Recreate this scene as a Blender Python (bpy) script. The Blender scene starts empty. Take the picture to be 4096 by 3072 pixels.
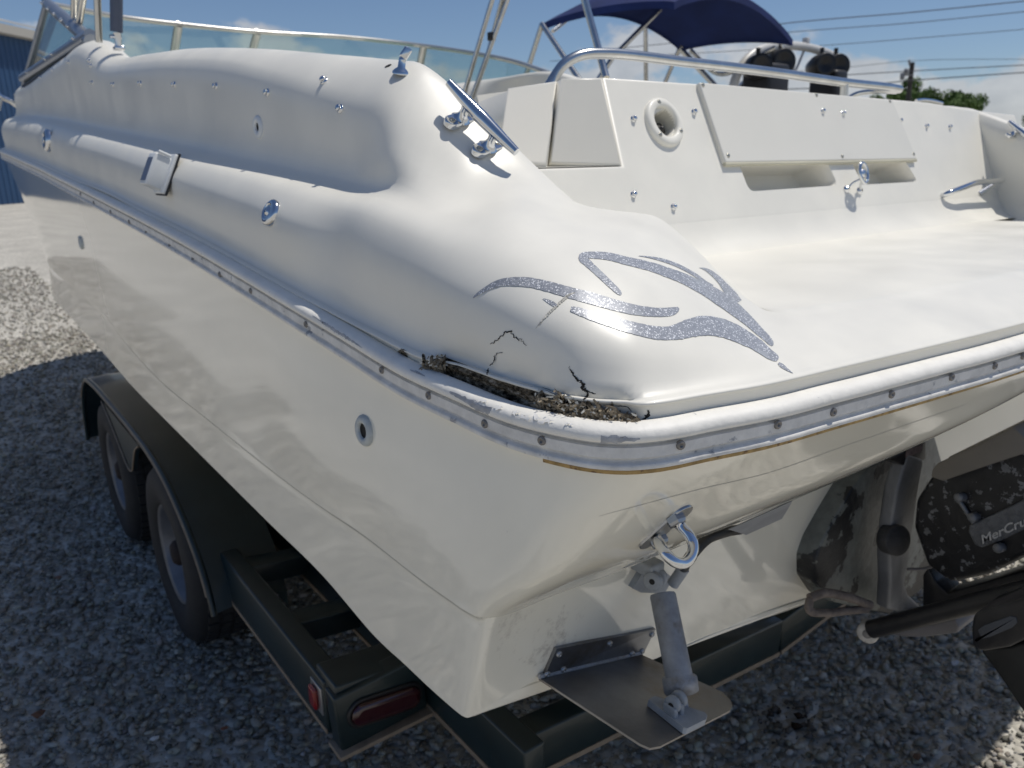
import bpy, bmesh, math, random
import numpy as np
from mathutils import Vector, Matrix
from mathutils.bvhtree import BVHTree
from mathutils.geometry import delaunay_2d_cdt

random.seed(7); RNG = np.random.default_rng(7)
SC = bpy.context.scene
COL = SC.collection

# ------------------------------------------------------------------ camera
F = 3074.0; CX, CY = 2048.0, 1536.0           # focal length / centre in a 4096x3072 frame
CAM = np.array([0.0, 0.0, 1.5])
def cam_axes(yaw=36.5, hor=648.0, roll=1.1):
    th = math.atan((CY - hor) / F); yaw = math.radians(yaw); ro = math.radians(roll)
    fw = np.array([math.sin(yaw) * math.cos(th), math.cos(yaw) * math.cos(th), -math.sin(th)])
    r0 = np.array([math.cos(yaw), -math.sin(yaw), 0]); u0 = np.cross(r0, fw)
    rt = math.cos(ro) * r0 - math.sin(ro) * u0
    return rt, np.cross(rt, fw), fw
RT, UP, FW = cam_axes()
cd = bpy.data.cameras.new('camera'); cam = bpy.data.objects.new('camera', cd); COL.objects.link(cam)
cam.matrix_world = Matrix(((RT[0], UP[0], -FW[0], CAM[0]), (RT[1], UP[1], -FW[1], CAM[1]), (RT[2], UP[2], -FW[2], CAM[2]), (0, 0, 0, 1)))
cd.sensor_width = 36.0; cd.lens = F / 4096 * 36.0; cd.clip_start = 0.02; cd.clip_end = 3000
cd.dof.use_dof = True; cd.dof.focus_distance = 0.80; cd.dof.aperture_fstop = 9.0
SC.camera = cam

# ------------------------------------------------------------------ light
SUN = Vector((0.355, -0.155, 1.0)).normalized()
w = bpy.data.worlds.new('World'); SC.world = w; w.use_nodes = True
nt = w.node_tree; nt.nodes.clear()
def N(nt, t, **kw):
    n = nt.nodes.new(t)
    for k, v in kw.items():
        if k.startswith('i_'):
            n.inputs[k[2:].replace('_', ' ')].default_value = v
        else: setattr(n, k, v)
    return n
sky = N(nt, 'ShaderNodeTexSky', sky_type='NISHITA', sun_disc=False)
sky.sun_elevation = math.asin(SUN.z); sky.sun_rotation = math.atan2(SUN.x, SUN.y)
sky.air_density = 0.9; sky.dust_density = 0.3; sky.ozone_density = 2.0
geo = N(nt, 'ShaderNodeTexCoord')
sep = N(nt, 'ShaderNodeSeparateXYZ'); nt.links.new(geo.outputs['Generated'], sep.inputs[0])
# cumulus bank low round the horizon, wispy higher up
mapc = N(nt, 'ShaderNodeMapping'); mapc.inputs['Scale'].default_value = (1, 1, 1.7)
nt.links.new(geo.outputs['Generated'], mapc.inputs[0])
n1 = N(nt, 'ShaderNodeTexNoise', i_Scale=6.5, i_Detail=9.0, i_Roughness=0.56); nt.links.new(mapc.outputs[0], n1.inputs['Vector'])
fall = N(nt, 'ShaderNodeMapRange'); fall.inputs['From Min'].default_value = 0.02; fall.inputs['From Max'].default_value = 0.20
fall.inputs['To Min'].default_value = 0.36; fall.inputs['To Max'].default_value = -0.22
nt.links.new(sep.outputs['Z'], fall.inputs['Value'])
addc = N(nt, 'ShaderNodeMath', operation='ADD'); nt.links.new(n1.outputs['Fac'], addc.inputs[0]); nt.links.new(fall.outputs[0], addc.inputs[1])
ramp = N(nt, 'ShaderNodeMapRange', interpolation_type='SMOOTHSTEP'); ramp.inputs['From Min'].default_value = 0.53; ramp.inputs['From Max'].default_value = 0.62
nt.links.new(addc.outputs[0], ramp.inputs['Value'])
n2 = N(nt, 'ShaderNodeTexNoise', i_Scale=14.0, i_Detail=6.0, i_Roughness=0.6); nt.links.new(mapc.outputs[0], n2.inputs['Vector'])
cc = N(nt, 'ShaderNodeMix', data_type='RGBA'); nt.links.new(n2.outputs['Fac'], cc.inputs['Factor'])
cc.inputs[6].default_value = (2.9, 3.1, 3.5, 1); cc.inputs[7].default_value = (7.4, 7.4, 7.4, 1)
tint = N(nt, 'ShaderNodeMix', data_type='RGBA', blend_type='MULTIPLY'); tint.inputs['Factor'].default_value = 1.0
nt.links.new(sky.outputs[0], tint.inputs[6]); tint.inputs[7].default_value = (0.68, 0.72, 0.79, 1)
cf = N(nt, 'ShaderNodeMath', operation='MULTIPLY'); cf.inputs[1].default_value = 0.8; nt.links.new(ramp.outputs[0], cf.inputs[0])
mx = N(nt, 'ShaderNodeMix', data_type='RGBA'); nt.links.new(cf.outputs[0], mx.inputs['Factor'])
nt.links.new(tint.outputs[2], mx.inputs[6]); nt.links.new(cc.outputs[2], mx.inputs[7])
bg = N(nt, 'ShaderNodeBackground'); bg.inputs['Strength'].default_value = 0.108
nt.links.new(mx.outputs[2], bg.inputs['Color'])
out = N(nt, 'ShaderNodeOutputWorld'); nt.links.new(bg.outputs[0], out.inputs[0])
sl = bpy.data.lights.new('sun', 'SUN'); so = bpy.data.objects.new('sun', sl); COL.objects.link(so)
sl.energy = 3.5; sl.angle = math.radians(0.5); sl.color = (1.0, 0.95, 0.87)
so.rotation_euler = SUN.to_track_quat('Z', 'Y').to_euler(); so.location = (3, -2, 12)
vs = SC.view_settings; vs.view_transform = 'Standard'; vs.look = 'None'; vs.gamma = 1.0; vs.exposure = -0.10
vs.use_curve_mapping = False
SC.render.engine = 'CYCLES'

# ------------------------------------------------------------------ helpers
def ray(px, py):
    d = np.array([(px - CX) / F, -(py - CY) / F, 1.0]); return d[0] * RT + d[1] * UP + d[2] * FW
def P(px, py, ax, val):
    """world point where the sight line of a photo point meets the plane axis=val"""
    d = ray(px, py); t = (val - CAM[ax]) / d[ax]; return Vector(CAM + d * t)
def PL(px, py, o, n):
    d = Vector(ray(px, py)); c = Vector(CAM); t = (o - c).dot(n) / d.dot(n); return c + d * t

MATS = {}
def mat(name, base, rough=0.5, metal=0.0, var=0.0, vscale=8.0, bump=0.0, bscale=60.0, coat=0.0, spec=0.5, col2=None, c2lo=0.5, c2hi=0.6, c2scale=12.0, detail=6.0, attr=None, rvar=0.0):
    if name in MATS: return MATS[name]
    m = bpy.data.materials.new(name); m.use_nodes = True; t = m.node_tree; b = t.nodes['Principled BSDF']
    b.inputs['Roughness'].default_value = rough; b.inputs['Metallic'].default_value = metal
    b.inputs['Coat Weight'].default_value = coat; b.inputs['Coat Roughness'].default_value = 0.06
    b.inputs['Specular IOR Level'].default_value = spec
    tc = N(t, 'ShaderNodeTexCoord'); src = None
    if attr:
        a = N(t, 'ShaderNodeAttribute'); a.attribute_name = attr; src = a.outputs['Color']
    else:
        rgb = N(t, 'ShaderNodeRGB'); rgb.outputs[0].default_value = (*base, 1); src = rgb.outputs[0]
    if col2:
        n = N(t, 'ShaderNodeTexNoise', i_Scale=c2scale, i_Detail=detail, i_Roughness=0.62); t.links.new(tc.outputs['Object'], n.inputs['Vector'])
        r = N(t, 'ShaderNodeMapRange', interpolation_type='SMOOTHSTEP'); r.inputs['From Min'].default_value = c2lo; r.inputs['From Max'].default_value = c2hi
        t.links.new(n.outputs['Fac'], r.inputs['Value'])
        x = N(t, 'ShaderNodeMix', data_type='RGBA'); t.links.new(r.outputs[0], x.inputs['Factor']); t.links.new(src, x.inputs[6]); x.inputs[7].default_value = (*col2, 1); src = x.outputs[2]
    if var:
        n = N(t, 'ShaderNodeTexNoise', i_Scale=vscale, i_Detail=detail, i_Roughness=0.6); t.links.new(tc.outputs['Object'], n.inputs['Vector'])
        r = N(t, 'ShaderNodeMapRange'); r.inputs['From Min'].default_value = 0.3; r.inputs['From Max'].default_value = 0.7
        r.inputs['To Min'].default_value = 1 - var; r.inputs['To Max'].default_value = 1 + var; t.links.new(n.outputs['Fac'], r.inputs['Value'])
        h = N(t, 'ShaderNodeVectorMath', operation='SCALE'); t.links.new(src, h.inputs[0]); t.links.new(r.outputs[0], h.inputs['Scale']); src = h.outputs[0]
        if rvar:
            r2 = N(t, 'ShaderNodeMapRange'); r2.inputs['From Min'].default_value = 0.3; r2.inputs['From Max'].default_value = 0.7
            r2.inputs['To Min'].default_value = max(0.02, rough - rvar); r2.inputs['To Max'].default_value = rough + rvar
            t.links.new(n.outputs['Fac'], r2.inputs['Value']); t.links.new(r2.outputs[0], b.inputs['Roughness'])
    t.links.new(src, b.inputs['Base Color'])
    if bump:
        n = N(t, 'ShaderNodeTexNoise', i_Scale=bscale, i_Detail=5.0); t.links.new(tc.outputs['Object'], n.inputs['Vector'])
        bp = N(t, 'ShaderNodeBump', i_Strength=bump, i_Distance=0.004); t.links.new(n.outputs['Fac'], bp.inputs['Height']); t.links.new(bp.outputs[0], b.inputs['Normal'])
    MATS[name] = m; return m

GEL = mat('gelcoat', (0.795, 0.772, 0.695), 0.42, var=0.035, vscale=7, coat=0.05, rvar=0.10)
HULLM = mat('hull_gelcoat', (0.85, 0.81, 0.69), 0.12, var=0.03, vscale=4, coat=1.0, rvar=0.03)
CHROME = mat('chrome', (0.72, 0.73, 0.74), 0.10, 1.0)
STEEL = mat('stainless_tube', (0.62, 0.62, 0.60), 0.22, 1.0, var=0.12, vscale=20)
ALU = mat('aluminium_frame', (0.58, 0.57, 0.53), 0.35, 0.85, var=0.1, vscale=9)
VINYL = mat('white_vinyl', (0.81, 0.79, 0.735), 0.55, var=0.06, vscale=30, bump=0.3, bscale=70, col2=(.45, .45, .46), c2lo=.66, c2hi=.74, c2scale=55)
VGREY = mat('weathered_vinyl', (0.69, 0.675, 0.64), 0.5, var=0.16, vscale=40, bump=0.25, bscale=120, col2=(0.30, 0.31, 0.33), c2lo=0.62, c2hi=0.70, c2scale=45)
BLACKM = mat('black_plastic', (0.012, 0.012, 0.013), 0.45)
DARK = mat('dark_hole', (0.015, 0.014, 0.013), 0.8)

t = HULLM.node_tree; b = t.nodes['Principled BSDF']; src = b.inputs['Base Color'].links[0].from_socket; tc = N(t, 'ShaderNodeTexCoord')
for c_, r_, amt in (((-.97, .24, .84), .11, .75), ((-1.06, .20, .92), .09, .5), ((-.92, .20, .97), .05, .4)):     # waterline grime at the transom corner
    dn = N(t, 'ShaderNodeVectorMath', operation='DISTANCE'); t.links.new(tc.outputs['Object'], dn.inputs[0]); dn.inputs[1].default_value = c_
    mr = N(t, 'ShaderNodeMapRange'); mr.inputs['From Min'].default_value = 0; mr.inputs['From Max'].default_value = r_; mr.inputs['To Min'].default_value = .62; mr.inputs['To Max'].default_value = .30; t.links.new(dn.outputs['Value'], mr.inputs['Value'])
    nz = N(t, 'ShaderNodeTexNoise', i_Scale=55.0, i_Detail=9.0, i_Roughness=.7); t.links.new(tc.outputs['Object'], nz.inputs['Vector'])
    ad = N(t, 'ShaderNodeMath', operation='ADD'); t.links.new(mr.outputs[0], ad.inputs[0]); t.links.new(nz.outputs['Fac'], ad.inputs[1])
    sm = N(t, 'ShaderNodeMapRange', interpolation_type='SMOOTHSTEP'); sm.inputs['From Min'].default_value = .98; sm.inputs['From Max'].default_value = 1.22; sm.inputs['To Max'].default_value = amt; t.links.new(ad.outputs[0], sm.inputs['Value'])
    mi = N(t, 'ShaderNodeMix', data_type='RGBA'); t.links.new(sm.outputs[0], mi.inputs['Factor']); t.links.new(src, mi.inputs[6]); mi.inputs[7].default_value = (.46, .41, .34, 1); src = mi.outputs[2]
t.links.new(src, b.inputs['Base Color'])

class MB:
    """collects geometry in world coordinates, links it as one mesh object"""
    def __init__(s): s.v = []; s.f = []; s.sm = []
    def add(s, vs, fs, smooth=True):
        o = len(s.v); s.v += [tuple(map(float, p)) for p in vs]; s.f += [tuple(i + o for i in f) for f in fs]; s.sm += [smooth] * len(fs)
        return s
    def box(s, c, size, R=None, bev=0.0):
        hx, hy, hz = [a / 2 for a in size]; c = Vector(c); R = R or Matrix.Identity(3)
        if bev <= 0:
            vs = [c + R @ Vector((x, y, z)) for x in (-hx, hx) for y in (-hy, hy) for z in (-hz, hz)]
            fs = [(0, 1, 3, 2), (4, 6, 7, 5), (0, 4, 5, 1), (2, 3, 7, 6), (0, 2, 6, 4), (1, 5, 7, 3)]
            return s.add(vs, fs, False)
        bm = bmesh.new(); bmesh.ops.create_cube(bm, size=1.0)
        for v in bm.verts: v.co = Vector((v.co.x * size[0], v.co.y * size[1], v.co.z * size[2]))
        bmesh.ops.bevel(bm, geom=list(bm.edges), offset=bev, segments=3, profile=0.5, affect='EDGES')
        bm.verts.ensure_lookup_table(); bm.verts.index_update()
        s.add([c + R @ v.co for v in bm.verts], [[v.index for v in f.verts] for f in bm.faces], True); bm.free(); return s
    def tube(s, path, r, seg=14, caps=True, flat=1.0):
        path = [Vector(p) for p in path]; n = len(path); rr = r if hasattr(r, '__len__') else [r] * n
        vs = []; ref = None
        for i, p in enumerate(path):
            t = (path[min(i + 1, n - 1)] - path[max(i - 1, 0)]).normalized()
            if ref is None:
                ref = Vector((0, 0, 1)) if abs(t.z) < 0.9 else Vector((1, 0, 0))
            u = (ref - t * ref.dot(t)).normalized(); v = t.cross(u); ref = u
            for k in range(seg):
                a = 2 * math.pi * k / seg; vs.append(p + u * math.cos(a) * rr[i] * flat + v * math.sin(a) * rr[i])
        fs = [(i * seg + k, i * seg + (k + 1) % seg, (i + 1) * seg + (k + 1) % seg, (i + 1) * seg + k) for i in range(n - 1) for k in range(seg)]
        s.add(vs, fs, True)
        if caps:
            s.add(vs[:seg], [tuple(reversed(range(seg)))], False); s.add(vs[-seg:], [tuple(range(seg))], False)
        return s
    def lathe(s, prof, M, seg=24, smooth=True):
        vs = [M @ Vector((r * math.cos(2 * math.pi * k / seg), r * math.sin(2 * math.pi * k / seg), z)) for r, z in prof for k in range(seg)]
        fs = [(i * seg + k, i * seg + (k + 1) % seg, (i + 1) * seg + (k + 1) % seg, (i + 1) * seg + k) for i in range(len(prof) - 1) for k in range(seg)]
        return s.add(vs, fs, smooth)
    def prism(s, poly, off, smooth=False):
        """closed polygon of world points extruded by vector off"""
        n = len(poly); poly = [Vector(p) for p in poly]; off = Vector(off)
        vs = poly + [p + off for p in poly]
        return s.add(vs, [tuple(range(n)), tuple(reversed(range(n, 2 * n)))] + [(i, i + n, (i + 1) % n + n, (i + 1) % n) for i in range(n)], smooth)
    def grid(s, G, smooth=True, close=False):
        a, b = len(G), len(G[0]); vs = [p for r in G for p in r]
        fs = [(i * b + j, i * b + (j + 1) % b, (i + 1) * b + (j + 1) % b, (i + 1) * b + j) for i in range(a - 1) for j in range(b if close else b - 1)]
        return s.add(vs, fs, smooth)
    def build(s, name, m, parent=None, root=None, merge=0.0, angle=None, mats=None, fmat=None, outward=None):
        org = Vector((0, 0, 0))
        if root is not None: org = Vector(root.location)
        me = bpy.data.meshes.new(name)
        me.from_pydata([(p[0] - org.x, p[1] - org.y, p[2] - org.z) for p in s.v], [], s.f)
        me.polygons.foreach_set('use_smooth', s.sm)
        if merge or angle or outward:
            bm = bmesh.new(); bm.from_mesh(me)
            if merge: bmesh.ops.remove_doubles(bm, verts=bm.verts, dist=merge)
            if outward: bmesh.ops.recalc_face_normals(bm, faces=bm.faces)
            if angle:
                for e in bm.edges:
                    if len(e.link_faces) == 2 and e.calc_face_angle(0) > math.radians(angle): e.smooth = False
            bm.to_mesh(me); bm.free()
        if mats:
            for q in mats: me.materials.append(q)
            me.polygons.foreach_set('material_index', fmat)
        else: me.materials.append(m)
        me.update()
        o = bpy.data.objects.new(name, me); COL.objects.link(o)
        if parent: o.parent = parent
        return o

def thing(name, loc, label, cat, group=None):
    o = bpy.data.objects.new(name, None); COL.objects.link(o); o.location = loc; o.empty_display_size = 0.2
    o['label'] = label; o['category'] = cat
    if group: o['group'] = group
    return o
def tag(o, label, cat, group=None):
    o['label'] = label; o['category'] = cat
    if group: o['group'] = group
    return o
def place(proto, parent, root, loc, nrm=None, rot=0.0, first=[]):
    """copy a small fitting and stand it on a surface (local z along nrm)"""
    o = proto.copy(); COL.objects.link(o); o.parent = parent
    M = Matrix.Translation(Vector(loc) - Vector(root.location))
    if nrm is not None: M = M @ Vector(nrm).to_track_quat('Z', 'Y').to_matrix().to_4x4()
    o.matrix_basis = M @ Matrix.Rotation(rot, 4, 'Z'); return o
def proto_obj(mb, name, m):
    o = mb.build(name, m); COL.objects.unlink(o); return o

def crom(pts, t_out, ts):
    """non-uniform Catmull-Rom through pts (n,d) at parameters ts, sampled at t_out"""
    pts = np.asarray(pts, float); ts = np.asarray(ts, float); n = len(pts)
    d = np.diff(pts, axis=0) / np.diff(ts).reshape(-1, *([1] * (pts.ndim - 1)))
    m = np.empty_like(pts); m[0] = d[0]; m[-1] = d[-1]
    for i in range(1, n - 1):
        h0, h1 = ts[i] - ts[i - 1], ts[i + 1] - ts[i]; m[i] = (d[i - 1] * h1 + d[i] * h0) / (h0 + h1)
    res = []
    for t in t_out:
        i = min(max(int(np.searchsorted(ts, t, side='right')) - 1, 0), n - 2); h = ts[i + 1] - ts[i]; u = (t - ts[i]) / h
        h00 = 2 * u**3 - 3 * u**2 + 1; h10 = u**3 - 2 * u**2 + u; h01 = -2 * u**3 + 3 * u**2; h11 = u**3 - u**2
        res.append(h00 * pts[i] + h10 * h * m[i] + h01 * pts[i + 1] + h11 * h * m[i + 1])
    return np.array(res)
def spline(pts, n, closed=False):
    pts = np.asarray(pts, float); ts = np.concatenate([[0], np.cumsum(np.maximum(np.linalg.norm(np.diff(pts, axis=0), axis=1), 1e-6) ** 0.6)])
    return crom(pts, np.linspace(0, ts[-1], n), ts)
def subdivide_params(ts, lens, step, lo=1, hi=12):
    o = []
    for i in range(len(ts) - 1):
        k = int(min(max(math.ceil(lens[i] / step), lo), hi)); o += list(np.linspace(ts[i], ts[i + 1], k, endpoint=False))
    return o + [ts[-1]]
H0 = 1.5       # all boat heights below are written relative to eye level

# ------------------------------------------------------------------ ground
g = MB()
ring = [0, 2, 5, 10, 20, 40, 80, 160, 400, 900]
gv = [(0, 0, -0.012)]; gf = []
for i, r in enumerate(ring[1:]):
    gv += [(r * math.cos(a * math.pi / 24), r * math.sin(a * math.pi / 24), -0.012) for a in range(48)]
for a in range(48): gf.append((0, 1 + a, 1 + (a + 1) % 48))
for i in range(len(ring) - 2):
    for a in range(48): gf.append((1 + i * 48 + a, 1 + (i + 1) * 48 + a, 1 + (i + 1) * 48 + (a + 1) % 48, 1 + i * 48 + (a + 1) % 48))
g.add(gv, gf)
gm = bpy.data.materials.new('gravel_ground'); gm.use_nodes = True; t = gm.node_tree; b = t.nodes['Principled BSDF']
b.inputs['Roughness'].default_value = 0.95; b.inputs['Specular IOR Level'].default_value = 0.15
tc = N(t, 'ShaderNodeTexCoord')
vo = N(t, 'ShaderNodeTexVoronoi', i_Scale=34.0); t.links.new(tc.outputs['Object'], vo.inputs['Vector'])
sv = N(t, 'ShaderNodeSeparateColor'); t.links.new(vo.outputs['Color'], sv.inputs[0])
cr = N(t, 'ShaderNodeValToRGB'); t.links.new(sv.outputs[0], cr.inputs[0])
cr.color_ramp.elements[0].color = (0.40, 0.38, 0.335, 1); cr.color_ramp.elements[1].color = (0.66, 0.63, 0.56, 1)
big = N(t, 'ShaderNodeTexNoise', i_Scale=0.9, i_Detail=6.0); t.links.new(tc.outputs['Object'], big.inputs['Vector'])
br = N(t, 'ShaderNodeMapRange'); br.inputs['From Min'].default_value = 0.3; br.inputs['From Max'].default_value = 0.7; br.inputs['To Min'].default_value = 0.85; br.inputs['To Max'].default_value = 1.12; t.links.new(big.outputs['Fac'], br.inputs['Value'])
hs = N(t, 'ShaderNodeVectorMath', operation='SCALE'); t.links.new(cr.outputs[0], hs.inputs[0]); t.links.new(br.outputs[0], hs.inputs['Scale']); t.links.new(hs.outputs[0], b.inputs['Base Color'])
bp = N(t, 'ShaderNodeBump', i_Strength=1.0, i_Distance=0.02); bp.invert = True; t.links.new(vo.outputs['Distance'], bp.inputs['Height']); t.links.new(bp.outputs[0], b.inputs['Normal'])
go = g.build('ground', gm); go['kind'] = 'structure'

# loose stones: real geometry near the camera
ico = bmesh.new(); bmesh.ops.create_icosphere(ico, subdivisions=1, radius=1.0); ico.verts.ensure_lookup_table()
IV = np.array([v.co[:] for v in ico.verts]); IF = np.array([[v.index for v in f.verts] for f in ico.faces]); ico.free()
PROT = []
for k in range(14):
    q = IV * (1 + RNG.normal(0, 0.16, (len(IV), 1))); 
    for _ in range(9):                                   # chop flats so they read as crushed rock
        nrm = RNG.normal(0, 1, 3); nrm /= np.linalg.norm(nrm); dd = q @ nrm; c = RNG.uniform(0.42, 0.78); q -= np.maximum(dd - c, 0)[:, None] * nrm
    PROT.append(q)
def stone_field(zones):
    pos = []; sz = []
    for x0, x1, y0, y1, dens, smin, smax in zones:
        n = int((x1 - x0) * (y1 - y0) * dens); pos.append(np.stack([RNG.uniform(x0, x1, n), RNG.uniform(y0, y1, n)], 1))
        sz.append(smin + (smax - smin) * RNG.power(0.45, n))
    pos = np.concatenate(pos); sz = np.concatenate(sz); n = len(pos)
    V = np.empty((n, len(IV), 3)); 
    pi = RNG.integers(0, len(PROT), n); PA = np.array(PROT)
    base = PA[pi] * np.stack([RNG.uniform(0.8, 1.35, n), RNG.uniform(0.6, 1.0, n), RNG.uniform(0.30, 0.66, n)], 1)[:, None, :]
    a = RNG.uniform(0, 2 * math.pi, n); tl = RNG.normal(0, 0.28, n)
    ct, stl = np.cos(tl), np.sin(tl)
    y = base[:, :, 1] * ct[:, None] - base[:, :, 2] * stl[:, None]; z = base[:, :, 1] * stl[:, None] + base[:, :, 2] * ct[:, None]; x = base[:, :, 0]
    ca, sa = np.cos(a)[:, None], np.sin(a)[:, None]
    V[:, :, 0] = (x * ca - y * sa) * sz[:, None] + pos[:, 0:1]; V[:, :, 1] = (x * sa + y * ca) * sz[:, None] + pos[:, 1:2]
    V[:, :, 2] = z * sz[:, None] + (RNG.uniform(-0.010, 0.006, n) + sz * 0.12)[:, None]
    tone = RNG.normal(0.285, 0.065, n) + (sz > 0.017) * 0.03; tone = np.clip(tone, 0.12, 0.6)
    C = np.stack([tone * RNG.normal(1.07, 0.035, n), tone, tone * RNG.normal(0.86, 0.04, n)], 1)
    st = P(3150, 2870, 2, 0.0); r = np.hypot((pos[:, 0] - st.x) / 0.11, (pos[:, 1] - st.y) / 0.08) + RNG.normal(0, 0.12, n)
    k = np.clip(1.25 - r, 0, 1)[:, None]; C = C * (1 - k) + k * np.array([0.035, 0.02, 0.012])        # oil-brown drip stain
    me = bpy.data.meshes.new('gravel'); nv = n * len(IV); nf = n * len(IF)
    me.vertices.add(nv); me.vertices.foreach_set('co', V.reshape(-1))
    fi = (IF[None] + (np.arange(n) * len(IV))[:, None, None]).reshape(-1)
    me.loops.add(nf * 3); me.loops.foreach_set('vertex_index', fi.astype(np.int32)); me.polygons.add(nf)
    me.polygons.foreach_set('loop_start', np.arange(0, nf * 3, 3, dtype=np.int32)); me.update(calc_edges=True)
    at = me.attributes.new('tone', 'FLOAT_COLOR', 'POINT')
    cc4 = np.ones((n, len(IV), 4)); cc4[:, :, :3] = C[:, None, :]; at.data.foreach_set('color', cc4.reshape(-1))
    me.materials.append(mat('crushed_stone', (0.3, 0.3, 0.3), 0.9, attr='tone', var=0.22, vscale=70, bump=0.5, bscale=160, spec=0.2))
    o = bpy.data.objects.new('gravel', me); COL.objects.link(o); o['kind'] = 'stuff'; return o
stone_field([(-0.6, 3.2, 0.35, 2.6, 4200, 0.004, 0.021), (-0.7, 1.6, 2.6, 4.6, 3000, 0.005, 0.019), (-1.0, 1.4, 4.6, 8.5, 900, 0.010, 0.026), (-1.4, 1.2, 8.5, 15, 300, 0.014, 0.03)])

# ------------------------------------------------------------------ the boat
XC = 1.58
boat = thing('motor_boat', (XC, 0.5, 0.0), 'white bowrider motor boat with a broken rub rail corner, standing on a dark trailer', 'boat')
# key stations: top outer edge of the rub rail
RAIL = np.array([(XC, 7.10, .25), (1.05, 6.85, .225), (.62, 6.2, .18), (.425, 5.5, .13), (.395, 4.6, .08), (.40, 3.6, .015), (.402, 3.2, -.015), (.404, 2.85, -.04),
    (.408, 2.5, -.067), (.413, 2.1, -.099), (.42, 1.7, -.135), (.43, 1.4, -.170), (.44, 1.17, -.200), (.45, 1.0, -.224), (.457, .85, -.2445), (.46, .74, -.249), (.466, .63, -.2530), (.478, .568, -.252),
    (.494, .534, -.2525), (.516, .507, -.252), (.547, .49, -.2516), (.602, .478, -.2514), (.679, .462, -.2518), (.814, .447, -.251), (.975, .430, -.250), (1.19, .412, -.249), (XC, .400, -.247)])
NK = len(RAIL)
def normals2d(path):
    t = np.gradient(path[:, :2], axis=0); t /= np.linalg.norm(t, axis=1)[:, None]
    return np.stack([t[:, 1], -t[:, 0]], 1)       # outward for a path running bow -> port side -> transom
RN = normals2d(RAIL); RN[0] = (0, 1); RN[-1] = (0, -1)
if RN[10][0] > 0: RN = -RN; RN[0] = (0, 1); RN[-1] = (0, -1)
def off(k, o, z): return np.array([RAIL[k, 0] + RN[k, 0] * o, RAIL[k, 1] + RN[k, 1] * o, RAIL[k, 2] + z])
TS = np.concatenate([[0], np.cumsum(np.linalg.norm(np.diff(RAIL, axis=0), axis=1) ** 0.7)])
SEG = np.linalg.norm(np.diff(RAIL, axis=0), axis=1)
TOUT = subdivide_params(TS, SEG, 0.022, 3, 10)

def lut(tab, r): return float(np.interp(r, [a for a, _ in tab], [b for _, b in tab]))
L2 = [(.05, .05), (.081, .054), (.091, .056), (.113, .057), (.14, .053), (.178, .044), (.237, .032), (.289, .019), (.346, .007), (.421, -.010), (.486, -.027), (.531, -.034), (.6, -.046)]
BE = [(.10, .010), (.16, -.018), (.238, -.068), (.333, -.133), (.366, -.156), (.421, -.191), (.488, -.233), (.543, -.272), (.603, -.300), (.667, -.326), (.713, -.347)]
CR = [(.214, .120), (.251, .129), (.290, .135), (.360, .139), (.451, .138), (.552, .136), (.588, .136)]
side = {  # station: (crease x, crest x, crest z or None)
    3: (.525, .60, .46), 4: (.50, .57, .437), 5: (.505, .585, .44), 6: (.508, .60, .437), 7: (.51, .59, .345), 8: (.512, .592, None), 9: (.52, .600, None), 10: (.53, .615, None), 11: (.54, .633, None), 12: (.553, .652, None)}
crestA = {13: (.675, 1.08, .127), 14: (.735, .981, .0265), 15: (.775, .908, -.0445), 16: (.80, .889, -.0665), 17: (.832, .867, -.075), 18: (.880, .835, -.0825), 19: (.897, .826, -.088), 20: (.902, .806, -.099),
          21: (.895, .757, -.123), 22: (.866, .640, -.180), 23: (.880, .572, -.197), 24: (1.043, .547, -.199), 25: (1.21, .532, -.199), 26: (XC, .515, -.199)}
mid = {13: [(.477, 1.0, -.108), (.500, 1.005, -.061), (.551, 1.015, -.036), (.568, 1.03, .010), (.612, 1.055, .082)],
       14: [(.482, .852, -.130), (.505, .860, -.087), (.550, .885, -.064), (.605, .912, -.046), (.675, .947, -.012)]}
ell = {14: .92, 15: 1.0, 16: 1.0, 17: .98, 18: .95, 19: .90, 20: .82, 21: .68, 22: .5, 23: .35, 24: .25, 25: .25, 26: .25}
DK = []
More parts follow.
